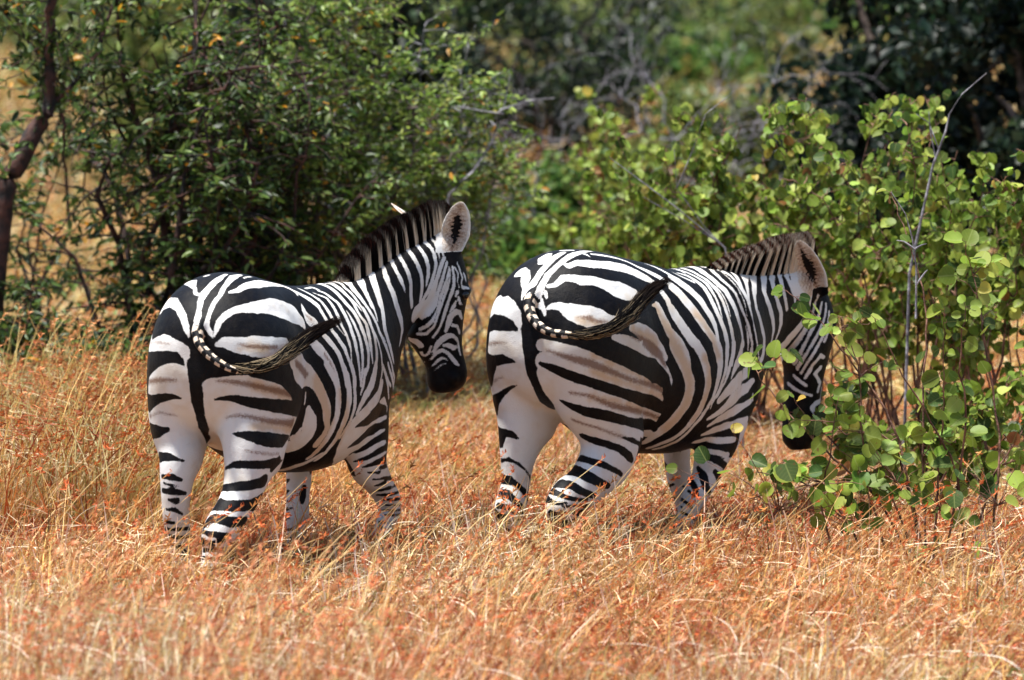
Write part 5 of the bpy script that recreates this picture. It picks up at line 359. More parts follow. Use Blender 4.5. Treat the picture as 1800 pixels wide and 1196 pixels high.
Z2=W-259,-88,977,50 -252,-105,972,53 -245,-129,965,58 -238,-158,957,63 -224,-185,947,68 -203,-209,936,72 -176,-229,923,75 -143,-244,910,77 -115,-255,898,78 -81,-265,885,77 -37,-271,869,77 9,-275,853,76 56,-278,836,75 112,-272,820,75 166,-264,804,74 234,-240,788,70 276,-229,777,64|W-248,-93,914,80 -241,-108,907,81 -234,-129,899,84 -223,-153,889,87 -210,-179,878,84 -190,-202,866,81 -164,-221,853,79 -134,-237,841,78 -107,-247,831,77 -73,-257,819,76 -35,-266,807,75 10,-271,794,74 61,-270,781,73 114,-266,767,72 184,-245,753,77 257,-217,739,75 283,-218,732,71|W-233,-93,864,85 -225,-106,858,87 -217,-125,849,91 -206,-147,839,92 -194,-172,828,88 -176,-194,815,84 -153,-214,803,82 -125,-230,791,79 -100,-242,782,77 -67,-252,772,74 -28,-260,760,71 16,-265,749,68 69,-263,736,65 140,-246,722,64 244,-200,705,67 278,-201,696,62 301,-205,690,60|W-205,-95,814,102 -196,-109,805,105 -189,-131,795,102 -180,-157,782,93 -165,-183,768,86 -143,-204,754,82 -115,-222,741,81 -90,-235,733,79 -56,-245,723,76 -14,-252,714,73 35,-253,703,69 88,-251,693,66 156,-233,681,75 259,-184,666,73 288,-184,660,73|W-175,-121,759,94 -170,-140,752,87 -162,-166,742,80 -145,-189,730,77 -117,-208,715,76 -86,-224,701,74 -53,-235,689,71 -16,-243,677,66 29,-248,665,61 80,-247,653,57 133,-243,641,57 209,-215,628,68 317,-156,611,64|W-135,-163,691,95 -122,-178,684,89 -100,-194,675,83 -71,-212,663,75 -33,-226,650,68 8,-238,636,63 54,-243,623,61 94,-246,611,61 127,-245,602,61|W-73,-171,628,101 -59,-185,621,88 -35,-202,611,69 -7,-221,599,59 30,-235,586,55 68,-241,574,52 100,-241,564,50|W-56,-158,572,102 -51,-178,567,96 -36,-203,558,89 -9,-221,547,78 22,-233,537,69 50,-237,529,64|W-96,-177,513,158 -83,-198,506,134 -53,-217,494,113 -22,-224,485,100|W-24,-218,527,166 -46,-213,514,159 -79,-206,496,150 -118,-201,476,144 -154,-199,459,137 -197,-201,440,132 -227,-198,421,129 -247,-196,401,131 -251,-198,377,135 -245,-202,352,136 -230,-198,328,141 -203,-185,293,107 -183,-176,267,85|W-278,83,999,186 -275,87,969,203 -271,89,930,220 -265,89,905,226 -258,88,880,230 -249,87,855,245 -236,86,829,277 -217,88,802,305 -191,97,777,201 -176,94,751,168 -164,93,726,169 -164,95,698,170 -166,98,667,167 -167,101,636,162 -167,104,603,153 -166,105,579,145 -165,105,554,136 -163,107,528,130 -163,109,501,124 -163,112,473,122 -163,113,454,121|W-170,110,578,157 -169,111,555,151 -167,112,522,142 -165,114,487,134 -165,114,456,128 -167,115,424,126 -176,110,398,126 -184,107,373,126 -195,107,340,131 -195,114,307,128 -176,123,271,111 -160,126,236,98 -150,130,200,78 -144,131,173,61|W-277,93,994,127 -276,91,994,127|W-57,43,1305,32 -90,35,1294,51 -122,23,1278,32 -131,30,1274,13|W3,30,1317,14 14,11,1319,20 33,-7,1319,14|W-21,-3,1312,21 -34,-4,1311,28 -89,-6,1292,34 -136,-11,1269,29 -171,-11,1245,28 -205,-15,1218,27 -234,-15,1195,46 -244,4,1176,25 -284,-21,1162,18|W112,-32,1312,16 30,-45,1313,28 -28,-50,1305,34 -85,-53,1286,25 -133,-54,1263,23 -171,-48,1236,28 -206,-53,1209,24 -231,-59,1189,27 -256,-65,1162,32 -251,-71,1133,30 -249,-87,1113,18 -251,-96,1092,11|W-280,-43,1170,16 -298,-53,1150,22 -311,-60,1129,23 -317,-54,1115,15|W-190,94,1224,14 -170,87,1241,58 -180,55,1240,36 -211,31,1217,42 -232,23,1193,28 -251,12,1166,17 -261,9,1141,8|W-239,161,1104,97 -254,112,1125,75 -270,62,1110,69 -273,27,1091,46 -270,13,1059,26 -272,9,1035,29 -272,9,1016,34|W-100,-61,1278,10 -98,-91,1268,27 -54,-98,1279,30 -30,-113,1279,33 -2,-122,1278,37|W-49,-106,1276,40 -34,-118,1275,41 -9,-129,1273,44 23,-134,1270,45 54,-140,1267,46 100,-139,1261,52 146,-138,1255,52 187,-135,1247,55 224,-133,1238,56 276,-139,1217,53 317,-149,1201,39 342,-158,1187,23|W23,-49,1310,17 31,-71,1303,17 30,-90,1298,7|W-208,-78,1196,16 -188,-98,1203,24 -152,-107,1227,31 -127,-132,1223,36 -100,-158,1220,35 -68,-173,1216,36|W-226,-78,1175,16 -232,-88,1155,9|W-111,-155,1214,37 -88,-168,1214,38 -55,-180,1212,43 -17,-196,1198,50 23,-210,1179,70 75,-215,1169,80 133,-212,1159,62 173,-204,1160,25|W-245,-98,1113,10 -232,-115,1124,21 -213,-141,1124,32 -197,-170,1106,60 -186,-187,1099,72 -170,-203,1092,81 -136,-227,1084,88|W-143,-225,1081,87 -106,-242,1072,88 -67,-257,1063,61 -23,-260,1068,27|T-185,-201,1075,19 -164,-217,1072,24 -141,-230,1070,30|T-179,-208,1071,23 -148,-230,1060,30 -125,-242,1055,27 -105,-251,1051,22|B-181,-198,1085,8 -162,-215,1081,19 -138,-228,1080,23|B-174,-204,1085,12 -144,-227,1074,19 -124,-238,1068,20 -101,-247,1063,19 -56,-258,1063,7|W48,-39,1314,8 94,-40,1313,10 141,-36,1310,8|W62,-72,1305,12 106,-77,1301,18 166,-76,1292,16 233,-71,1279,14 282,-79,1264,12 315,-100,1247,18 355,-116,1227,26 393,-133,1207,29 413,-150,1192,29 439,-167,1173,29 458,-186,1151,33 471,-208,1118,36 485,-230,1085,37|W400,-35,1259,7 432,-48,1250,10 459,-74,1237,14 477,-106,1219,18 497,-138,1199,27 516,-147,1186,30 523,-164,1172,34 542,-179,1154,39 551,-194,1139,42|W529,-60,1230,7 549,-85,1216,11 575,-112,1197,14 606,-124,1183,16 628,-137,1171,16|W559,-70,1230,7 700,-4,1212,9 667,-65,1202,9|W769,44,1216,9 732,-17,1212,9|W361,-185,1149,28 376,-201,1116,28 374,-217,1083,24 384,-228,1050,24 405,-239,1016,28 430,-254,982,29 443,-261,961,29 455,-266,945,28|W271,-208,1103,10 303,-206,1101,32 310,-215,1079,40 322,-224,1043,43 340,-233,1005,41 353,-237,987,40 366,-241,967,40 377,-246,946,42 386,-250,926,45 392,-255,897,49|W56,-272,1031,28 107,-269,1021,60 164,-262,992,85 229,-249,958,99 284,-239,928,49 308,-240,901,30|W-54,-270,1004,22 -2,-276,992,42 55,-277,974,50 119,-274,952,51 158,-268,938,54 196,-261,924,57 262,-243,904,46|T68,-272,1023,30 108,-270,1012,34 164,-262,995,46 213,-252,974,63 249,-243,956,59|B18,-274,1019,15 67,-273,1002,29 132,-268,980,34 167,-265,965,40 210,-255,948,47 260,-240,928,37 284,-240,914,28|W476,-143,1196,29 497,-155,1185,41 522,-177,1158,45 547,-196,1136,51 568,-212,1109,49 577,-234,1080,41 592,-246,1046,37 600,-259,1013,30 602,-270,984,21 601,-276,951,19 607,-283,914,33 606,-286,886,32 602,-290,862,30|W431,-177,1159,32 452,-193,1144,40 464,-203,1128,43 472,-215,1111,44 491,-233,1081,43 499,-244,1063,42 510,-251,1044,43 530,-264,1010,43 555,-273,979,39 580,-278,949,38 589,-285,915,39 593,-287,878,39|W381,-215,1090,33 389,-221,1072,35 399,-229,1049,36 420,-245,1016,36 433,-252,997,35 445,-259,978,34 472,-271,944,34 498,-279,909,36 508,-285,868,37|W353,-236,994,37 373,-244,960,56 386,-249,938,60 397,-254,915,63 410,-258,873,62|W565,-76,1217,13 620,-72,1205,18 647,-93,1193,21 654,-130,1175,23 660,-163,1150,27 654,-190,1126,28 647,-218,1090,28 647,-237,1058,27 652,-245,1038,28 654,-255,1017,29 660,-261,995,31 664,-267,973,31 664,-273,950,29 665,-275,928,25 653,-282,892,22 647,-284,859,21|W731,49,1215,10 692,-27,1209,11 686,-78,1198,12 692,-120,1180,16 699,-147,1163,19 691,-181,1131,17 686,-208,1099,14 678,-228,1067,11 668,-247,1031,5|W770,43,1215,11 732,-34,1209,15 717,-92,1193,17 725,-128,1175,19 724,-162,1151,19 726,-188,1122,20 724,-211,1089,21 718,-231,1053,20 718,-245,1017,22 719,-258,980,29 719,-265,943,26 712,-270,920,26 704,-274,896,25 688,-279,856,25|W731,-151,1157,7 745,-174,1135,8 750,-198,1102,9 745,-220,1070,9 737,-236,1034,7|W823,34,1218,22 796,-24,1214,28 764,-85,1198,30 763,-123,1177,32 769,-156,1152,35 789,-174,1129,38 793,-194,1096,42 807,-207,1058,43 813,-222,1021,43 832,-222,983,42 843,-219,940,42 827,-229,920,43 806,-241,899,43 775,-255,873,39 756,-262,851,33|W835,-14,1225,19 843,-40,1215,23 811,-101,1196,16 813,-137,1171,16 831,-162,1145,12 848,-177,1119,11 857,-189,1085,11 870,-199,1047,11 879,-204,1025,10 888,-209,1001,10 895,-212,978,10 901,-213,955,10 907,-215,933,9 912,-215,910,10 916,-212,885,10 919,-208,864,11 918,-202,837,12|W848,-46,1222,9 843,-87,1209,11 842,-130,1188,7 853,-159,1163,6 866,-178,1136,6 873,-191,1107,4 880,-201,1077,3 883,-206,1048,3 887,-209,1024,2|W856,-119,1198,28 868,-139,1184,18 875,-162,1162,14 883,-184,1128,12 891,-193,1108,13 900,-200,1087,13 902,-208,1063,11 907,-213,1038,10 912,-217,1012,8 916,-221,985,7 924,-223,956,8 931,-224,924,9 942,-222,884,9 949,-221,851,8|W883,-205,986,2 891,-207,956,9 897,-207,921,9 898,-204,887,4|W932,-106,1190,40 907,-147,1167,30 894,-176,1139,25 903,-193,1105,19 907,-204,1075,12 910,-211,1045,4|W1069,-53,1177,50 985,-128,1154,32 943,-168,1124,26 920,-192,1096,17 917,-201,1071,7|W1143,-44,1181,43 1090,-89,1155,35 1049,-124,1124,32 1015,-150,1105,32 994,-169,1084,32 977,-190,1048,34 997,-190,1009,42 1011,-192,970,46 1036,-185,931,46 1020,-195,890,46 994,-207,859,34 967,-219,846,28|W1237,-27,1172,30 1162,-89,1144,31 1128,-116,1108,30 1135,-128,1070,33 1148,-128,1049,35 1157,-130,1027,36 1174,-128,988,36 1184,-123,949,28 1168,-128,912,17 1129,-142,873,9 1076,-166,855,6|W1297,-29,1173,21 1225,-84,1144,29 1212,-102,1115,24 1217,-111,1084,24 1232,-114,1045,28 1251,-112,1014,29 1254,-111,991,29 1258,-106,967,28 1242,-103,929,17 1208,-109,893,9|W1342,-35,1179,19 1291,-75,1157,22 1277,-95,1128,21 1278,-106,1097,20 1284,-110,1062,20 1296,-107,1026,18|W1588,108,1166,33 1327,-84,1156,22 1328,-100,1125,20 1336,-110,1094,18 1349,-112,1067,14 1349,-110,1041,8|W1393,-56,1182,13 1362,-86,1158,20 1364,-104,1132,20 1380,-112,1101,19 1387,-115,1065,18 1387,-112,1038,11|W1395,-79,1179,11 1395,-95,1153,16 1406,-109,1126,19 1419,-116,1095,20 1419,-116,1064,18 1414,-115,1037,16|W1426,-109,1138,9 1440,-118,1111,12 1441,-120,1085,10|W1459,-118,1115,16 1453,-120,1090,17 1452,-117,1058,22 1456,-109,1032,30 1446,-107,1009,33 1439,-99,984,39 1426,-92,960,44 1407,-87,941,43 1387,-80,921,42 1363,-72,897,50 1349,-57,874,56 1278,-69,854,40|W1512,-110,1071,8 1516,-92,1037,10 1508,-91,1014,11 1500,-89,989,12 1488,-84,964,15 1476,-76,940,18 1464,-66,915,21 1453,-53,891,23 1449,-37,869,26 1448,-17,849,32 1454,15,832,40 1475,53,819,52|W1546,-106,1044,8 1531,-107,1004,10 1519,-104,980,11 1506,-100,956,12 1495,-95,935,13 1485,-90,916,13 1476,-84,896,13 1468,-78,875,13 1460,-71,855,15 1456,-61,834,17 1453,-47,811,17 1454,-33,792,18|W1565,-113,1035,9 1560,-115,1014,10 1550,-119,987,11 1538,-118,963,11 1525,-116,939,11 1514,-112,919,13 1504,-107,899,14 1492,-101,879,14 1477,-96,859,13 1468,-88,839,13 1464,-75,818,13 1462,-58,792,14 1463,-42,771,15|W1576,-120,1002,10 1567,-126,981,10 1557,-129,954,10 1546,-126,930,12 1534,-121,906,12 1521,-118,886,12 1511,-112,866,13 1494,-110,846,13 1481,-104,827,12 1476,-78,789,12 1472,-55,751,11|W1577,-130,970,7 1561,-131,930,9 1550,-126,903,11 1539,-122,881,11|W1551,-114,815,16 1524,-113,824,19 1497,-103,793,18 1493,-81,759,16 1484,-67,734,13|W1544,-100,773,21 1522,-90,749,18 1544,-87,728,15 1570,-82,705,20 1564,-76,672,18|W1467,-24,741,14 1475,-49,718,14 1494,-65,701,13|W1469,7,707,14 1470,-32,684,14 1492,-57,668,13 1531,-70,657,10|W1603,-69,685,24 1605,-67,661,21 1607,-61,635,20 1556,-67,622,23 1537,-65,607,22 1563,-67,572,22|W1461,-15,544,10 1466,-26,520,8|T366,-244,948,63 375,-248,930,61 390,-252,903,58 405,-257,874,55 416,-261,849,53 431,-264,814,50 437,-263,781,48 436,-258,752,49 432,-250,721,51 425,-239,692,52 412,-221,664,54 394,-203,639,55 381,-190,621,55|T510,-284,888,36 518,-286,868,37 530,-288,840,39 536,-288,811,40 531,-287,782,37 524,-282,752,34 517,-275,723,32 505,-264,693,29 493,-249,663,27 490,-235,642,27|T347,-240,965,48 370,-246,936,53 391,-253,908,58|T498,-242,1066,34 511,-251,1045,34 530,-263,1015,35 550,-273,983,36 568,-278,951,37 582,-284,919,38 594,-286,896,38|T284,-207,1103,40 296,-212,1083,41 309,-222,1054,42 328,-229,1024,43 343,-234,999,43 360,-240,972,44 374,-247,947,45 386,-250,930,46|K1459,-10,517,63 1470,-31,539,76 1492,-48,554,89 1509,-58,535,93 1517,-60,506,80 1497,-48,476,62 1485,-37,460,42 1497,-48,476,50 1523,-64,503,57 1544,-74,523,67|W366,-244,948,63 380,-248,924,61 395,-255,894,57 406,-259,871,52 416,-261,849,47 426,-263,823,44 436,-263,799,44 439,-261,758,44 432,-250,718,45 424,-241,698,45 413,-231,679,46 406,-218,660,47 395,-206,643,49 385,-192,627,51 373,-179,612,52 364,-163,598,50 354,-149,585,46 347,-110,561,29|W471,-270,943,41 480,-276,925,39 493,-280,902,37 509,-286,866,39 518,-286,844,38 520,-289,821,35 525,-287,798,34 525,-285,776,33 519,-283,754,31 516,-275,732,29 510,-270,709,29 505,-262,687,29 491,-245,652,27 481,-219,620,23 468,-196,592,20 451,-164,570,23 436,-148,560,23 422,-131,552,23 412,-108,542,24 404,-89,535,24|W581,-281,936,46 595,-288,896,47 601,-288,874,42 601,-289,851,36 595,-290,829,32 588,-290,807,28 575,-287,768,20 562,-280,729,17 549,-277,709,17 542,-267,689,18 531,-260,669,18 524,-248,649,17 511,-239,632,15 504,-224,614,15 499,-207,595,15 492,-189,577,17 488,-167,562,19 473,-148,549,21 456,-115,535,21 437,-92,526,21|W665,-275,931,24 658,-280,912,25 654,-283,887,26 648,-286,866,24 644,-285,844,20 633,-288,822,19 620,-289,801,17 600,-285,762,15 575,-281,728,11 564,-277,706,9 562,-269,688,7|W724,-264,931,29 717,-268,912,29 704,-274,888,28 688,-279,867,26 673,-283,846,24 661,-284,824,20 646,-287,803,16 632,-285,784,13 613,-286,765,11 588,-283,731,8|W852,-215,921,40 811,-240,904,46 788,-249,881,50 736,-267,850,38 699,-278,817,19 684,-281,796,6|W910,-212,899,8 913,-207,874,10 915,-201,843,14 907,-198,820,30 883,-205,801,43 768,-255,784,66 697,-274,763,56 645,-279,740,41 609,-278,716,30|W927,-206,766,23 888,-207,742,40 799,-233,727,66 710,-259,708,61 660,-263,680,39 613,-259,661,26 569,-253,646,15|W918,-202,685,25 858,-207,671,24 796,-213,658,50 705,-241,649,45 638,-246,636,31 594,-235,616,13|W934,-204,715,9 938,-198,688,9|W898,-200,614,29 846,-205,613,25 794,-198,603,24 729,-202,597,45 645,-214,591,40 595,-207,579,16|W816,-199,543,25 758,-191,542,26 735,-181,543,25 712,-170,545,24 639,-174,551,40 589,-172,550,21|W782,-191,482,27 726,-182,497,22 698,-158,502,19 688,-121,496,14 918,90,461,10|W751,-186,430,23 704,-176,456,25 682,-143,469,30 695,-82,459,46 859,85,420,58|W169,-266,931,57 206,-258,915,64 257,-244,894,56 289,-240,872,40 314,-239,850,34 329,-241,828,27 341,-241,808,21 345,-241,786,10|W121,-270,960,39 122,-272,960,39|B134,-271,968,26 204,-256,941,49 277,-239,910,33 296,-241,887,25 312,-240,868,18|W645,-170,369,119 625,-165,354,113 601,-156,332,109 583,-147,310,107 572,-140,279,98 563,-139,249,82 553,-142,219,69 545,-146,196,62|W834,103,434,83 837,104,411,82 843,105,380,82 850,108,356,84|K916,86,454,15 685,-120,485,22 692,-158,482,29 715,-179,470,31 747,-187,455,32 797,-173,431,32|K673,-126,438,19 669,-144,423,27 667,-162,404,37 659,-175,368,37 686,-178,341,22|K714,-181,420,25 753,-175,385,51|K650,-104,395,29 622,-149,369,27 617,-168,334,14|K873,93,330,13 605,-135,351,13 606,-161,334,13|K895,165,275,21 591,-110,319,15 581,-144,307,14 586,-161,292,14|K904,156,227,18 567,-127,271,13 574,-154,262,14 601,-165,242,12|K850,171,371,32 852,163,378,17|K860,154,333,22 851,124,339,11|K839,162,417,36 832,145,413,16|K-259,-89,1016,10 -331,-169,1020,25 -327,-199,1014,26 -236,-162,1000,12 -224,-184,994,14 -208,-205,989,19 -190,-220,984,25 -170,-234,979,34 -147,-247,974,47 -119,-257,968,62 -90,-264,961,74 -50,-274,948,78 -4,-277,932,79 41,-279,915,80 93,-276,896,79 153,-269,877,79 221,-253,857,97 277,-238,835,72 307,-237,815,61 340,-237,778,27|K-251,-76,906,19 -237,-109,894,32 -230,-128,886,37 -220,-151,876,42 -209,-172,867,43 -195,-192,858,41 -177,-208,850,40 -156,-223,842,39 -134,-236,833,39 -107,-246,823,41 -80,-256,814,42 -49,-262,804,42 -16,-268,794,41 22,-269,783,42 62,-270,772,45 114,-263,759,49 172,-247,746,56 262,-213,728,56 298,-213,715,52 343,-213,690,33|K-174,-108,763,10 -173,-127,756,18 -166,-151,746,27 -152,-177,734,35 -128,-202,722,41 -109,-217,716,43 -86,-230,710,44 -57,-238,704,44 -25,-245,696,42 10,-249,686,39 48,-250,677,37 107,-247,664,37 183,-226,651,53 297,-172,636,53 324,-175,632,41 340,-169,615,24|K-73,-140,621,35 -53,-174,607,33 -39,-193,600,29 -21,-210,592,28 2,-224,583,30 27,-235,572,33 59,-238,554,35 88,-238,536,36 114,-231,518,23|K-74,-122,536,32 -83,-159,533,30 -73,-189,526,29 -56,-208,519,27 -32,-219,510,25 0,-228,495,23 36,-229,480,22 55,-226,469,15|K-131,-117,487,55 -146,-153,492,61 -130,-173,491,43 -118,-195,483,33 -99,-210,471,28 -69,-218,452,21|K42,-242,613,9 94,-245,600,23 175,-227,572,18|T-146,-246,939,29 -129,-253,932,29 -104,-262,921,29 -68,-268,907,30 -29,-274,893,30 10,-278,878,31 49,-279,865,32 100,-275,848,33 152,-269,831,35 223,-248,811,40 277,-234,796,31 305,-232,786,30|T-140,-241,876,29 -119,-250,868,30 -85,-260,857,31 -41,-269,843,33 5,-275,829,34 55,-275,815,35 119,-269,798,35 198,-251,779,33 277,-228,760,31 313,-227,750,30|T-125,-229,781,30 -103,-238,776,29 -70,-251,768,28 -28,-260,759,26 23,-264,747,25 74,-260,735,24 149,-241,716,26 256,-195,691,25 295,-194,674,26 322,-195,663,26|B-251,-107,958,12 -245,-132,950,17 -234,-162,941,22 -222,-185,934,27 -205,-206,926,32 -188,-220,920,34 -167,-233,913,36 -145,-245,905,36 -118,-254,895,33 -87,-261,883,30 -56,-268,871,27 -22,-273,859,24 11,-277,847,23 54,-275,835,22 99,-273,825,23 146,-269,815,26 204,-254,804,29 282,-230,785,26 314,-232,770,24 340,-231,743,14|B-183,-165,797,17 -168,-189,793,17 -146,-215,787,17 -123,-229,777,19 -97,-239,765,21 -71,-248,754,25 -40,-256,743,27 5,-261,732,28 61,-258,721,28 127,-246,708,25 240,-196,689,23 288,-195,677,21 321,-196,668,19|B-136,-140,689,18 -124,-159,681,17 -104,-183,670,16 -79,-204,660,15 -47,-218,648,14 -16,-227,636,14 10,-236,625,15 55,-244,612,13|K-209,221,875,153 -252,148,906,43 -266,92,915,40 -268,53,912,20 -269,31,907,4|K-179,217,725,84 -205,174,754,42 -209,139,781,23 -217,95,804,18 -231,55,817,5|K-177,184,608,90 -187,151,626,34 -182,123,620,28 -168,103,605,11|K-174,180,515,19 -180,137,523,19 -162,108,509,12 -131,95,482,9 -86,106,443,13|B-215,222,963,19 -266,136,973,18 -275,95,978,13 -275,66,980,8|B-191,223,809,19 -230,160,830,12 -239,121,843,8|K-267,-27,1033,63 -267,-27,1012,58 -267,-27,984,52 -266,-28,960,48 -265,-32,936,46 -260,-30,911,44 -255,-30,886,44 -247,-31,862,42 -237,-34,837,40 -221,-36,810,38 -192,-29,784,41 -144,-22,746,67 -91,-11,717,60|K-230,206,1029,53 -257,146,1052,64 -277,89,1052,58 -275,53,1046,45 -273,26,1033,18|K-226,130,1163,18 -219,103,1189,97 -212,76,1208,30 -246,48,1171,56 -262,22,1141,25 -268,3,1117,16|K-167,187,445,42 -178,135,443,36 -160,110,425,22 -146,102,410,24 -127,99,393,32 -100,105,366,23|K-198,166,394,33 -196,128,391,36 -185,106,367,26 -151,95,341,20|K-220,160,348,25 -212,123,344,25 -194,106,332,14|K-211,179,310,56 -216,136,313,20|K-193,107,319,11 -165,99,319,11 -115,108,315,18|K-191,132,281,13 -177,117,287,13 -153,109,291,14|K-165,138,229,18 -151,122,232,18 -113,126,231,19|K-111,-112,494,51 -140,-165,491,62 -128,-193,480,54 -106,-207,467,46 -81,-217,454,39 -46,-221,440,31 -16,-220,430,25|K-226,-142,455,55 -226,-164,455,44 -212,-184,451,41 -195,-200,439,38 -171,-212,425,33 -132,-215,411,28 -94,-213,400,25|K-249,-122,426,30 -260,-154,422,26 -256,-180,415,24 -243,-196,407,21 -219,-205,399,17 -179,-211,393,15 -140,-211,389,15|K-263,-107,396,40 -282,-164,387,17 -268,-185,386,14 -249,-198,386,14|K-262,-193,372,9 -242,-204,374,10 -205,-208,374,11 -129,-202,364,22|K-288,-153,347,29 -270,-184,342,22 -250,-199,348,18 -218,-204,351,15 -129,-179,332,41|K-268,-153,316,42 -255,-169,312,34 -232,-184,309,28 -199,-193,312,25 -161,-190,315,25|K-221,-130,286,49 -225,-164,289,35 -206,-179,288,24|K-184,184,258,36 -175,145,251,17|K-159,174,208,18 -159,135,209,12 -127,122,206,12|K-150,170,183,15 -152,137,184,11 -131,123,182,11|K-190,-121,255,24 -192,-160,261,18 -170,-181,264,14|K-166,-133,229,17 -172,-167,236,12 -147,-179,237,12|K859,177,306,15 873,160,309,13|K901,165,246,16 573,-124,291,9|K896,158,196,11 560,-134,240,10|K894,152,158,9 547,-138,210,10 561,-157,207,10
'''
# ---------------------------------------------------------------- zebra body: rings -> one fused surface
def loft(bm, rings, seg=40):
    prev = None; first = None
    # Catmull-Rom upsample of the rings
    A = np.array(rings, float); out = []
    for i in range(len(A)-1):
        p0, p1, p2, p3 = A[max(i-1,0)], A[i], A[i+1], A[min(i+2,len(A)-1)]
        for k in range(4):
            t = k/4; out.append(.5*((2*p1)+(p2-p0)*t+(2*p0-5*p1+4*p2-p3)*t*t+(3*p1-p0-3*p2+p3)*t**3))
    out.append(A[-1])
    for q in out:
        c, u, v, vd, n = Vector(q[:3]), Vector(q[3:6]), Vector(q[6:9]), q[9], q[10]
        vl = max(v.length, 1e-5); row = []
        for k in range(seg):
            a = 2*math.pi*k/seg; ca, sa = math.cos(a), math.sin(a)
            x = math.copysign(abs(ca)**(2/n), ca); y = math.copysign(abs(sa)**(2/n), sa)
            row.append(bm.verts.new(c + u*x + (v*y if y > 0 else v*(y*vd/vl))))
        if prev:
            for k in range(seg): bm.faces.new((prev[k], prev[(k+1)%seg], row[(k+1)%seg], row[k]))
        else: first = row
        prev = row
    bm.faces.new(first[::-1]); bm.faces.new(prev)
def blob(bm, c, r, rot=(0,0,0)):
    m = Matrix.Translation(c) @ Matrix.Rotation(rot[2],4,'Z') @ Matrix.Rotation(rot[1],4,'Y') @ Matrix.Rotation(rot[0],4,'X') @ Matrix.Diagonal((*r,1))
    bmesh.ops.create_icosphere(bm, subdivisions=4, radius=1, matrix=m)
def smooth(co, ed, wt, it):
    n = len(co); deg = np.bincount(ed.ravel(), minlength=n)[:,None]
    for _ in range(it):
        s = np.zeros_like(co)
        for k in range(3):
            s[:,k] = np.bincount(ed[:,0], co[ed[:,1],k], n) + np.bincount(ed[:,1], co[ed[:,0],k], n)
        co += (s/deg - co)*wt
    return co
def mesh_arrays(me):
    co = np.empty(len(me.vertices)*3, np.float32); me.vertices.foreach_get('co', co)
    no = np.empty(len(me.vertices)*3, np.float32); me.vertices.foreach_get('normal', no)
    return co.reshape(-1,3).astype(float), no.reshape(-1,3).astype(float)
def zebra_body(M, voxel=.0065):
    IT = int(22*(.0065/voxel)**2*1.6)+2
    bms = []
    bm = bmesh.new()
    for t in M['tubes']: loft(bm, t['r'])
    for c, r, rot in M.get('blobs', []): blob(bm, c, r, rot)
    for e in M.get('ears', []): ear_shell(bm, *e)
    bmesh.ops.recalc_face_normals(bm, faces=bm.faces)
    me = bpy.data.meshes.new('zebra_raw'); bm.to_mesh(me); bm.free()
    ob = bpy.data.objects.new('zebra_raw', me); S.collection.objects.link(ob)
    md = ob.modifiers.new('r', 'REMESH'); md.mode = 'VOXEL'; md.voxel_size = voxel; md.adaptivity = 0
    dg = bpy.context.evaluated_depsgraph_get(); m2 = bpy.data.meshes.new_from_object(ob.evaluated_get(dg))
    bpy.data.objects.remove(ob); bpy.data.meshes.remove(me)
    co, no = mesh_arrays(m2)
    ed = np.empty(len(m2.edges)*2, np.int32); m2.edges.foreach_get('vertices', ed); ed = ed.reshape(-1,2)
    # strong blending on the trunk and upper limbs, light on head, ears and lower legs
    hd = np.array(M['tubes'][6]['r'])[:, :3]
    d = np.min(np.linalg.norm(co[:,None,:]-hd[None], axis=2), axis=1)
    wt = np.clip((co[:,2]-.40)/.25, .06, 1)*np.clip((d-.14)/.15, .07, 1)
    for t in M['tubes']:
        if t['k'] == 'tail':
            tp = np.array(t['r'])[1:, :3]; d = np.min(np.linalg.norm(co[:,None,:]-tp[None], axis=2), axis=1); wt *= np.clip((d-.02)/.08, .0, 1)
    co = smooth(co, ed, (wt*.9)[:,None], IT); co = smooth(co, ed, .5, 3)
    m2.vertices.foreach_set('co', co.astype(np.float32).ravel()); m2.update()
    m2.polygons.foreach_set('use_smooth', np.ones(len(m2.polygons), bool))
    return m2
def ear_shell(bm, base, tip, side, openv, wid, th=.014):
    # cupped leaf: base & tip points, side = width direction, openv = direction the cup faces
    B, T, Sd, Op = Vector(base), Vector(tip), Vector(side).normalized(), Vector(openv).normalized()
    n, m = 18, 12; F = []; K = []
    for i in range(n+1):
        t = i/n; c = B.lerp(T, t)
        wd = wid*(math.sin(math.pi*min(1,(t*.80+.16)))**.75 if t < 1 else .12)
        wd = wid*max(.10, (min(1,.52+t*1.5))*(1-max(0,(t-.42)/.58)**2.3)**.6 if t<1 else .1)
        rf, rk = [], []
        for j in range(m+1):
            s = -1+2*j/m
            dep = wd*.75*(1-s*s)*(1-.55*t)
            p = c + Sd*(s*wd) - Op*dep + Op*(.0)
            rf.append(bm.verts.new(p)); rk.append(bm.verts.new(p - Op*th - Sd*(-s)*th*.4))
        F.append(rf); K.append(rk)
    for i in range(n):
        for j in range(m):
            bm.faces.new((F[i][j],F[i][j+1],F[i+1][j+1],F[i+1][j])); bm.faces.new((K[i][j],K[i+1][j],K[i+1][j+1],K[i][j+1]))
        for j in (0,m): bm.faces.new((F[i][j],F[i+1][j],K[i+1][j],K[i][j]))
    for i in (0,n):
        for j in range(m): bm.faces.new((F[i][j],F[i][j+1],K[i][j+1],K[i][j]))
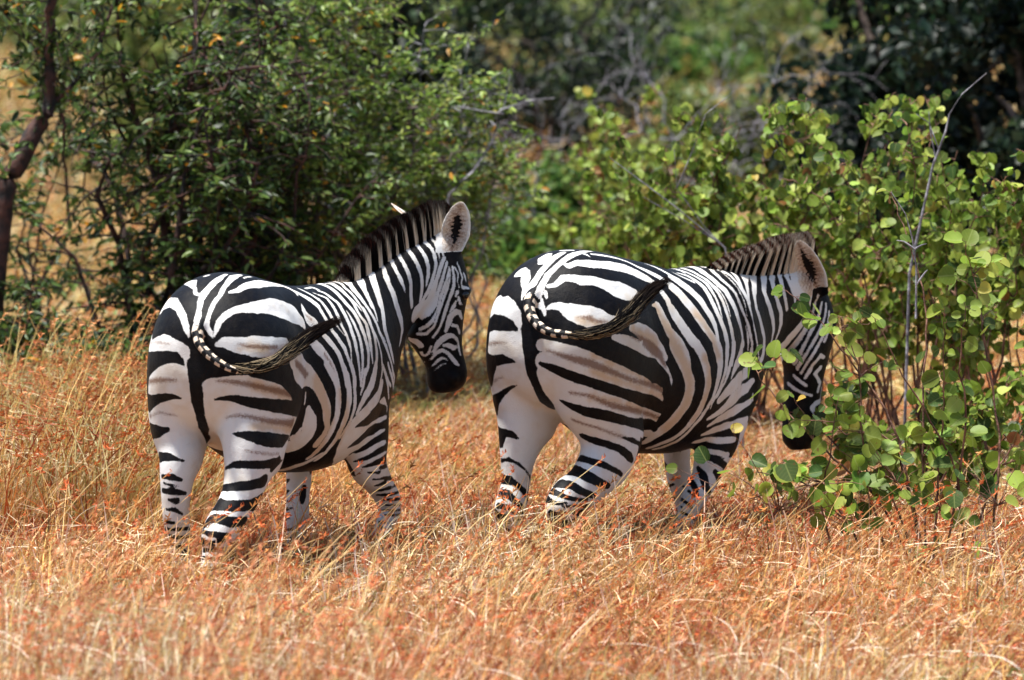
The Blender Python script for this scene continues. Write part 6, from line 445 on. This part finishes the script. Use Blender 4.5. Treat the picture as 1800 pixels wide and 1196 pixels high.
# ---------------------------------------------------------------- materials helpers
def new_mat(name):
    m = bpy.data.materials.new(name); m.use_nodes = True; n = m.node_tree
    return m, n, n.nodes['Principled BSDF']
def N(n, t, **k):
    x = n.nodes.new(t)
    for a, b in k.items():
        if a[0] == '_': x.inputs[int(a[1:])].default_value = b
        else: setattr(x, a, b)
    return x
def mixc(n, fac, a, b):
    x = n.nodes.new('ShaderNodeMix'); x.data_type = 'RGBA'
    for s, v in ((0, fac), (6, a), (7, b)):
        if hasattr(v, 'is_linked') or hasattr(v, 'node'): n.links.new(v, x.inputs[s])
        else: x.inputs[s].default_value = v if s == 0 else (*v, 1)
    return x.outputs[2]
def mathn(n, op, a, b=0., clamp=False):
    x = n.nodes.new('ShaderNodeMath'); x.operation = op; x.use_clamp = clamp
    for i, v in enumerate((a, b)):
        if hasattr(v, 'node'): n.links.new(v, x.inputs[i])
        else: x.inputs[i].default_value = v
    return x.outputs[0]
def ramp(n, v, lo, hi):
    x = n.nodes.new('ShaderNodeMapRange'); x.interpolation_type = 'SMOOTHSTEP'
    n.links.new(v, x.inputs[0]); x.inputs[1].default_value = lo; x.inputs[2].default_value = hi
    return x.outputs[0]
def attr(n, name, t='GEOMETRY'):
    x = n.nodes.new('ShaderNodeAttribute'); x.attribute_name = name; x.attribute_type = t; return x
def noisen(n, scale, detail=2, coord=None, rough=.5):
    x = n.nodes.new('ShaderNodeTexNoise'); x.inputs['Scale'].default_value = scale; x.inputs['Detail'].default_value = detail; x.inputs['Roughness'].default_value = rough
    if coord is not None: n.links.new(coord, x.inputs[0])
    return x.outputs[0]
def objc(n):
    return n.nodes.new('ShaderNodeTexCoord').outputs['Object']
def coat_material():
    m, n, p = new_mat('zebra coat'); oc = objc(n)
    jit = mathn(n, 'MULTIPLY', mathn(n, 'SUBTRACT', noisen(n, 190, 3, oc, .8), .5), .014)
    jit2 = mathn(n, 'MULTIPLY', mathn(n, 'SUBTRACT', noisen(n, 28, 2, oc), .5), .007)
    dk = mathn(n, 'ADD', mathn(n, 'ADD', attr(n, 'dark').outputs['Fac'], jit), jit2)
    dkf = ramp(n, dk, -.0014, .0014)
    tan = ramp(n, mathn(n, 'ADD', attr(n, 'tan').outputs['Fac'], mathn(n, 'MULTIPLY', mathn(n, 'SUBTRACT', noisen(n, 22, 4, oc, .65), .5), .06)), -.018, .022)
    br = mathn(n, 'MULTIPLY', ramp(n, mathn(n, 'ADD', attr(n, 'brown').outputs['Fac'], mathn(n, 'MULTIPLY', mathn(n, 'SUBTRACT', noisen(n, 140, 4, oc, .85), .52), .036)), -.006, .009), .82)
    spk = ramp(n, noisen(n, 55, 4, oc, .7), .60, .74)
    white = mixc(n, mathn(n, 'MULTIPLY', spk, .25), (.66, .655, .645), (.46, .40, .32))
    blotch = mathn(n, 'MULTIPLY', ramp(n, noisen(n, 7, 3, oc, .6), .46, .70), .50)
    white = mixc(n, blotch, white, (.56, .465, .345))
    white = mixc(n, mathn(n, 'MULTIPLY', tan, .8), white, (.54, .375, .225))
    sz = n.nodes.new('ShaderNodeSeparateXYZ'); n.links.new(oc, sz.inputs[0])
    dirt = mathn(n, 'MULTIPLY', ramp(n, mathn(n, 'ADD', mathn(n, 'SUBTRACT', .55, sz.outputs[2]), mathn(n, 'MULTIPLY', mathn(n, 'SUBTRACT', noisen(n, 11, 4, oc, .7), .5), .9)), 0, .45), .55)
    white = mixc(n, dirt, white, (.44, .36, .28))
    c = mixc(n, br, white, (.15, .065, .032))
    blk = mixc(n, ramp(n, noisen(n, 40, 3, oc), .4, .7), (.0025, .0025, .004), (.007, .006, .006))
    c = mixc(n, dkf, c, blk)
    n.links.new(c, p.inputs['Base Color'])
    n.links.new(mathn(n, 'SUBTRACT', .62, mathn(n, 'MULTIPLY', dkf, .12)), p.inputs['Roughness'])
    p.inputs['Specular IOR Level'].default_value = .12
    b = n.nodes.new('ShaderNodeBump'); b.inputs['Strength'].default_value = .5; b.inputs['Distance'].default_value = .004
    h = mathn(n, 'ADD', noisen(n, 220, 3, oc, .7), mathn(n, 'MULTIPLY', noisen(n, 14, 4, oc), 3.5))
    n.links.new(h, b.inputs['Height']); n.links.new(b.outputs[0], p.inputs['Normal'])
    return m
def hair_material():
    m, n, p = new_mat('zebra hair'); a = attr(n, 'col')
    n.links.new(a.outputs['Color'], p.inputs['Base Color']); p.inputs['Roughness'].default_value = .8; p.inputs['Specular IOR Level'].default_value = .08
    tr = n.nodes.new('ShaderNodeBsdfTranslucent'); n.links.new(a.outputs['Color'], tr.inputs[0]); mi = n.nodes.new('ShaderNodeMixShader'); mi.inputs[0].default_value = .42
    n.links.new(p.outputs[0], mi.inputs[1]); n.links.new(tr.outputs[0], mi.inputs[2]); n.links.new(mi.outputs[0], n.nodes['Material Output'].inputs[0])
    return m
# ---------------------------------------------------------------- painting the coat
BAKED = {}
for line in BAKED_TXT.strip().splitlines():
    nm, s = line.split('=')
    BAKED[nm] = [(t[0], np.array([[int(v) for v in r.split(',')] for r in t[1:].split(' ')], float)/1000) for t in s.split('|')]
def paint(P, strokes, base):
    D = base.copy(); Br = np.full(len(P), -.03); Tn = np.full(len(P), -.03)
    for ty, Q in strokes:
        m = np.where(np.all((P > Q[:, :3].min(0)-Q[:,3].max()*.5-.03) & (P < Q[:, :3].max(0)+Q[:,3].max()*.5+.03), axis=1))[0]
        if not len(m): continue
        X = P[m]; best = np.full(len(m), -1.)
        for a, b in zip(Q[:-1], Q[1:]):
            d = b[:3]-a[:3]; L = d@d + 1e-9; t = np.clip((X-a[:3])@d/L, 0, 1)
            s = (a[3]+(b[3]-a[3])*t)/2 - np.linalg.norm(X-a[:3]-t[:,None]*d, axis=1)
            best = np.maximum(best, s)
        if ty == 'K': D[m] = np.maximum(D[m], np.minimum(best, .02))
        elif ty == 'W':
            D[m] = np.minimum(D[m], -np.minimum(best, .02)); Br[m] = np.where(best > 0, -.03, Br[m])
        elif ty == 'B': Br[m] = np.maximum(Br[m], np.minimum(best, .02))
        else: Tn[m] = np.maximum(Tn[m], np.minimum(best, .04))
    return D, Br, Tn
def base_dark(P):
    x, z = P[:,0], P[:,2]
    b = np.maximum(np.minimum(z-np.where((x > .12) & (x < .85), .47, .60), np.maximum(x-.15, z-.80)), x-1.12)
    return np.clip(b, -.02, .02)
def coat_fields(M, nm, co, no):
    o, th, sc = np.array(M['o']), R_(M['th']), M['sc']
    R = np.array([[math.sin(th), math.cos(th), 0], [-math.cos(th), math.sin(th), 0], [0, 0, 1]])  # rows: forward, left, up
    v = (np.array([0, -18, 2.5]) - o)@R.T/sc - co; v /= np.linalg.norm(v, axis=1)[:,None]
    face = (v*no).sum(1)
    # mirror image across the animal's own mid plane for the side that the strokes do not cover
    torso = np.array(M['tubes'][0]['r'])[:, :2]
    yb = np.interp(co[:,0], torso[:,0], torso[:,1]); Pm = co.copy(); Pm[:,1] = 2*yb - co[:,1]
    hn = np.array(M['tubes'][5]['r'][2:] + M['tubes'][6]['r']); C = hn[:, :3]; U = hn[:, 3:6]/np.linalg.norm(hn[:,3:6], axis=1)[:,None]
    d = np.linalg.norm(co[:,None]-C[None], axis=2); k = d.argmin(1); far = (d.min(1) < .24) & (co[:,0] > .85) & (co[:,2] > .72)
    w_ = np.exp(-(d/.06)**2); w_ /= w_.sum(1)[:,None] + 1e-12
    c_, u_ = w_@C, w_@U; u_ /= np.linalg.norm(u_, axis=1)[:,None] + 1e-9
    hm = co - 2*((co-c_)*u_).sum(1)[:,None]*u_
    Pm[far] = hm[far]
    st = BAKED[nm]
    D, B, T = paint(co, st, base_dark(co)); D2, B2, T2 = paint(Pm, st, base_dark(Pm))
    k = np.clip((face+.02)/.14, 0, 1)
    D, B, T = [a*k + b*(1-k) for a, b in ((D, D2), (B, B2), (T, T2))]
    # tail dock: rings with a pale line either side of a dark one
    tp = np.array(M['tubes'][7]['r']); P = tp[1:, :3]; seg = np.linalg.norm(np.diff(P, axis=0), axis=1); S0 = np.r_[0, np.cumsum(seg)]
    best = np.full(len(co), 9.); arc = np.zeros(len(co)); off = np.zeros(len(co))
    for i in range(len(P)-1):
        a, b = P[i], P[i+1]; dd = b-a; t = np.clip((co-a)@dd/(dd@dd), 0, 1); q = co-a-t[:,None]*dd; r = np.linalg.norm(q, axis=1); m = r < best
        best[m] = r[m]; arc[m] = (S0[i]+t*seg[i])[m]
        s_ = np.cross(dd/seg[i], v); s_ /= np.linalg.norm(s_, axis=1)[:,None]; off[m] = (q*s_).sum(1)[m]
    m = (best < .034) & (arc > .012)
    ring = np.sin(arc*2*math.pi/.043 + np.sign(off)*.9)*.012 - .001
    ring = np.maximum(ring, .0045-np.abs(off+.001))
    D[m] = np.clip(ring, -.02, .02)[m]; B[m] = -.03; T[m] = .01
    # ears: pale rim, dusty dark-centred hollow, black band on the back
    for e in M['ears']:
        b_, t_, sd, op, w = [np.array(q, float) for q in e]; ax = t_-b_; Ln = np.linalg.norm(ax); ax /= Ln; sd = sd-ax*(sd@ax); sd /= np.linalg.norm(sd)
        q = co-b_; tt = q@ax/Ln; s_ = q@sd; o_ = q@np.cross(ax, sd)
        m = (tt > .12) & (tt < 1.1) & (np.abs(s_) < w*1.15) & (np.abs(o_) < .09) & (np.abs((q-(q@ax)[:,None]*ax)@(op/np.linalg.norm(op))) < .085)
        hw = w*np.minimum(1, .52+tt*1.5)*(1-np.maximum(0, (tt-.42)/.58).clip(0, .999)**2.3)**.6
        rim = np.minimum(hw-np.abs(s_), (1-tt)*Ln)
        m &= rim > -.010
        front = no@op > -.1
        nz = np.sin(co[:,0]*310+np.sin(co[:,2]*240)*2)*.004
        dk = np.where(front, np.minimum(.010, rim-.043-.014*np.abs(tt-.5)/.5+nz*1.6), np.where(tt > .55, rim-.008, -.02))
        D[m] = np.clip(dk, -.02, .02)[m]; B[m] = np.where(front, np.clip((rim-.026)*.35+nz*.8, -.02, .02), -.03)[m]; T[m] = np.where(front & (rim > .012), .004, -.03)[m]
    # hooves
    for t in M['tubes'][1:5]:
        r = np.array(t['r'])[-2:]; e = r[-1,:3]; q = np.linalg.norm(co-e, axis=1); m = q < .055; D[m] = .02; B[m] = -.03
    return D, B, T
def strands(name, roots, mids, tips, cols, wid, mat, parent, view=Vector((0, -1, 0))):
    """hair: every strand a curved tapering ribbon of three segments; cols = (n,4,3)"""
    n = len(roots); ts = (0, .4, .75, 1)
    V = []; rng = np.random.default_rng(5)
    for k, t in enumerate(ts):
        p = roots*(1-t)**2 + mids*2*t*(1-t) + tips*t*t
        if k == 0:
            ax = tips-roots; ax /= np.linalg.norm(ax, axis=1)[:,None]+1e-9; rnd = rng.normal(size=(n,3)); sd = np.cross(ax, rnd); sd /= np.linalg.norm(sd, axis=1)[:,None]+1e-9
        w_ = wid*(1, .9, .6, .12)[k]/2
        V += [p-sd*w_, p+sd*w_]
    V = np.stack(V, 1).reshape(-1, 3); F = []
    base = np.arange(n)[:,None]*8
    for k in range(3): F.append(base + np.array([2*k, 2*k+1, 2*k+3, 2*k+2]))
    F = np.stack(F, 1).reshape(-1, 4)
    me = np_mesh(name, V, F)
    c = np.repeat(np.stack(cols, 1), 2, axis=1).reshape(-1, 3); ca = me.color_attributes.new('col', 'FLOAT_COLOR', 'POINT')
    ca.data.foreach_set('color', np.c_[c, np.ones(len(c))].astype(np.float32).ravel())
    me.materials.append(mat); o = bpy.data.objects.new(name, me); S.collection.objects.link(o); o.parent = parent
    return o
def np_mesh(name, V, F, smooth_=False):
    me = bpy.data.meshes.new(name); F = np.asarray(F, np.int32); V = np.asarray(V, np.float32); k = F.shape[1]
    me.vertices.add(len(V)); me.vertices.foreach_set('co', V.ravel()); me.loops.add(F.size); me.loops.foreach_set('vertex_index', F.ravel())
    me.polygons.add(len(F)); me.polygons.foreach_set('loop_start', np.arange(0, F.size, k, dtype=np.int32)); me.polygons.foreach_set('loop_total', np.full(len(F), k, np.int32))
    if smooth_: me.polygons.foreach_set('use_smooth', np.ones(len(F), bool))
    me.update(calc_edges=True); return me
COAT, HAIR = coat_material(), hair_material()
def lerp(a, b, t): return a+(b-a)*t
def build_zebra(nm, M, label, opt):
    root = bpy.data.objects.new('zebra', None); S.collection.objects.link(root); t = R_(M['th'])
    root.location = M['o']; root.rotation_euler = (0, 0, math.pi/2-t); root.scale = (M['sc'],)*3; root.empty_display_size = .3
    root['label'] = label; root['category'] = 'zebra'; root['group'] = 'zebras walking away through the grass'
    me = zebra_body(M, VOX); co, no = mesh_arrays(me); D, B, T = coat_fields(M, nm, co, no)
    for k, a in (('dark', D), ('brown', B), ('tan', T)):
        x = me.attributes.new(k, 'FLOAT', 'POINT'); x.data.foreach_set('value', a.astype(np.float32))
    me.materials.append(COAT); me.name = 'body'
    body = bpy.data.objects.new('body', me); S.collection.objects.link(body); body.parent = root
    # eyes
    em, n_, p = bpy.data.materials.get('zebra eye'), None, None
    if not em:
        em, n_, p = new_mat('zebra eye'); p.inputs['Base Color'].default_value = (.006, .004, .003, 1); p.inputs['Roughness'].default_value = .08
    hu = Vector(M['hu'])
    for k, e in enumerate(M['eyes']):
        bm = bmesh.new(); bmesh.ops.create_uvsphere(bm, u_segments=24, v_segments=16, radius=.021); m_ = bpy.data.meshes.new('eye'); bm.to_mesh(m_); bm.free()
        m_.polygons.foreach_set('use_smooth', [True]*len(m_.polygons)); m_.materials.append(em)
        o = bpy.data.objects.new('eye', m_); S.collection.objects.link(o); o.parent = root
        side = 1 if (Vector(M['eyes'][k])-Vector(M['eyes'][1-k])).dot(hu) > 0 else -1
        o.location = Vector(e) - hu*side*.006
    # mane
    rng = np.random.default_rng(3 if nm == 'Z1' else 4)
    nk = np.array(M['tubes'][5]['r']); hd = np.array(M['tubes'][6]['r'])[:2]
    T_ = np.vstack([nk[:, :3]+nk[:, 6:9], hd[:, :3]+hd[:, 6:9]]); U_ = np.vstack([nk[:, 3:6], hd[:, 3:6]]); U_ /= np.linalg.norm(U_, axis=1)[:,None]
    V_ = np.vstack([nk[:, 6:9], hd[:, 6:9]]); V_ /= np.linalg.norm(V_, axis=1)[:,None]
    L = np.r_[0, np.cumsum(np.linalg.norm(np.diff(T_, axis=0), axis=1))]; L /= L[-1]
    n = opt['hairs']; s = rng.random(n); ip = lambda A: np.stack([np.interp(s, L, A[:,k]) for k in range(3)], 1)
    c, u, v = ip(T_), ip(U_), ip(V_); u /= np.linalg.norm(u, axis=1)[:,None]
    lat = rng.normal(0, 1, n).clip(-2, 2)*.011
    rt = c + u*lat[:,None] - v*(.022+.9*np.abs(lat))[:,None]
    dx = np.interp(s, *opt['lean']); th = t; dw = np.stack([dx, np.zeros(n), np.ones(n)], 1)
    R = np.array([[math.sin(th), math.cos(th), 0], [-math.cos(th), math.sin(th), 0], [0, 0, 1]])
    dl = dw@R.T; dl /= np.linalg.norm(dl, axis=1)[:,None]; dl = dl + u*(lat*6)[:,None] + rng.normal(0, .022, (n, 3)); dl /= np.linalg.norm(dl, axis=1)[:,None]
    clump = np.array([noise.noise(Vector((a*42, 0, nm == 'Z1'))) for a in s])
    ln = np.interp(s, *opt['len'])*(.86+.14*rng.random(n)+.03*clump) + .022
    tip = rt + dl*ln[:,None]; mid = rt + dl*(ln*.5)[:,None] + v*(.01)
    from mathutils import kdtree
    kd = kdtree.KDTree(len(co)); [kd.insert(Vector(q), i) for i, q in enumerate(co)]; kd.balance()
    near = opt['near']; dk = np.array([D[kd.find(Vector(c[i] + u[i]*near*.03 - v[i]*.026))[1]] for i in range(n)])
    dark = dk + rng.normal(0, .0012, n) > opt['thr']
    if opt.get('alt'): m = s < opt['alt']; dark[m] = (np.sin(s[m]*2*math.pi/.052+rng.normal(0, .35, m.sum())) > -.25)
    wh = np.array([.86, .80, .70]); wb = np.array([.72, .58, .42]); bk = np.array([.005, .004, .004]); rd = np.array(opt['tip'])
    fade = np.clip((np.array([0, .4, .75, 1])[None] - (opt['fade'] + rng.normal(0, .08, n))[:,None])/.16, 0, 1)
    cols = []
    for k in range(4):
        q = np.where(dark[:,None], bk, lerp(wh, wb, rng.random(n)[:,None]*(.2+.8*(k > 0))))
        q = q*(1-fade[:,k:k+1]) + bk*fade[:,k:k+1]
        if k == 3: m = rng.random(n) < opt['redfrac']; q[m] = rd*(.6+.8*rng.random((m.sum(), 1)))
        cols.append(q)
    strands('mane', rt, mid, tip, cols, .0028, HAIR, root)
    # tail tuft
    P = np.array(M['tuft']); LL = np.r_[0, np.cumsum(np.linalg.norm(np.diff(P, axis=0), axis=1))]; LL /= LL[-1]
    pt = lambda q: np.stack([np.interp(q, LL, P[:,k]) for k in range(3)], 1)
    # smooth path
    n = 3600; s0 = rng.random(n)**1.1*.60; ext = .22+.30*rng.random(n)**1.3; s1 = np.minimum(1.0+.10*rng.random(n)**2, s0+ext); sm = (s0+s1)/2
    perp = rng.normal(0, 1, (n, 3)); perp /= np.linalg.norm(perp, axis=1)[:,None]; rr = rng.random(n)**.5
    rad = lambda q: np.interp(q, [0, .12, .35, .6, .82, 1.05], [.011, .015, .022, .027, .021, .007])
    rt = pt(s0)+perp*(rr*rad(s0)*.7)[:,None]; tip = pt(s1)+perp*(rr*rad(s1))[:,None]+rng.normal(0, .008, (n,3)); mid = pt(sm)+perp*(rr*rad(sm)*1.1)[:,None]
    mid = 2*mid-.5*rt-.5*tip+rng.normal(0, .003, (n, 3))
    low = perp@np.array([0, 0, 1.]); lt = rng.random(n) < np.interp(s0, [0, .22, .42, .6], [.42, .26, .07, .01])*np.where(low < .2, 1.15, .75); cols = []
    for k in range(4):
        q = np.where(lt[:,None], np.array([.46, .36, .23])*(.5+.6*rng.random((n, 1))), np.array([.007, .006, .006]))
        f = np.clip((lerp(s0, s1, (0, .4, .75, 1)[k])-.48)/.28, 0, 1)[:,None]; q = q*(1-f)+np.array([.014, .008, .006])*f; cols.append(q)
    strands('tail_tuft', rt, mid, tip, cols, .0030, HAIR, root)
    return root
Z1OPT = dict(thr=.0005, hairs=26000, near=1, lean=([0, .3, .6, .85, 1], [-.18, -.18, -.22, -.1, .08]), len=([0, .1, .3, .8, .93, 1], [.03, .09, .132, .138, .115, .07]), fade=.66, tip=(.07, .018, .010), redfrac=.25)
Z2OPT = dict(alt=.34, thr=-.0015, hairs=26000, near=1, lean=([0, .15, .4, .6, .8, 1], [.08, .2, .24, .1, 0, -.03]), len=([0, .06, .16, .3, .55, .9, 1], [.01, .03, .07, .112, .155, .155, .10]), fade=.86, tip=(.15, .038, .018), redfrac=.3)
for nm in ('Z1', 'Z2'):
    build_zebra(nm, MODEL[nm], {'Z1': 'left zebra of the two, head raised and turned right, muzzle in clear view', 'Z2': 'right zebra of the two, head lowered behind round green leaves, rump facing the camera'}[nm], Z1OPT if nm == 'Z1' else Z2OPT)
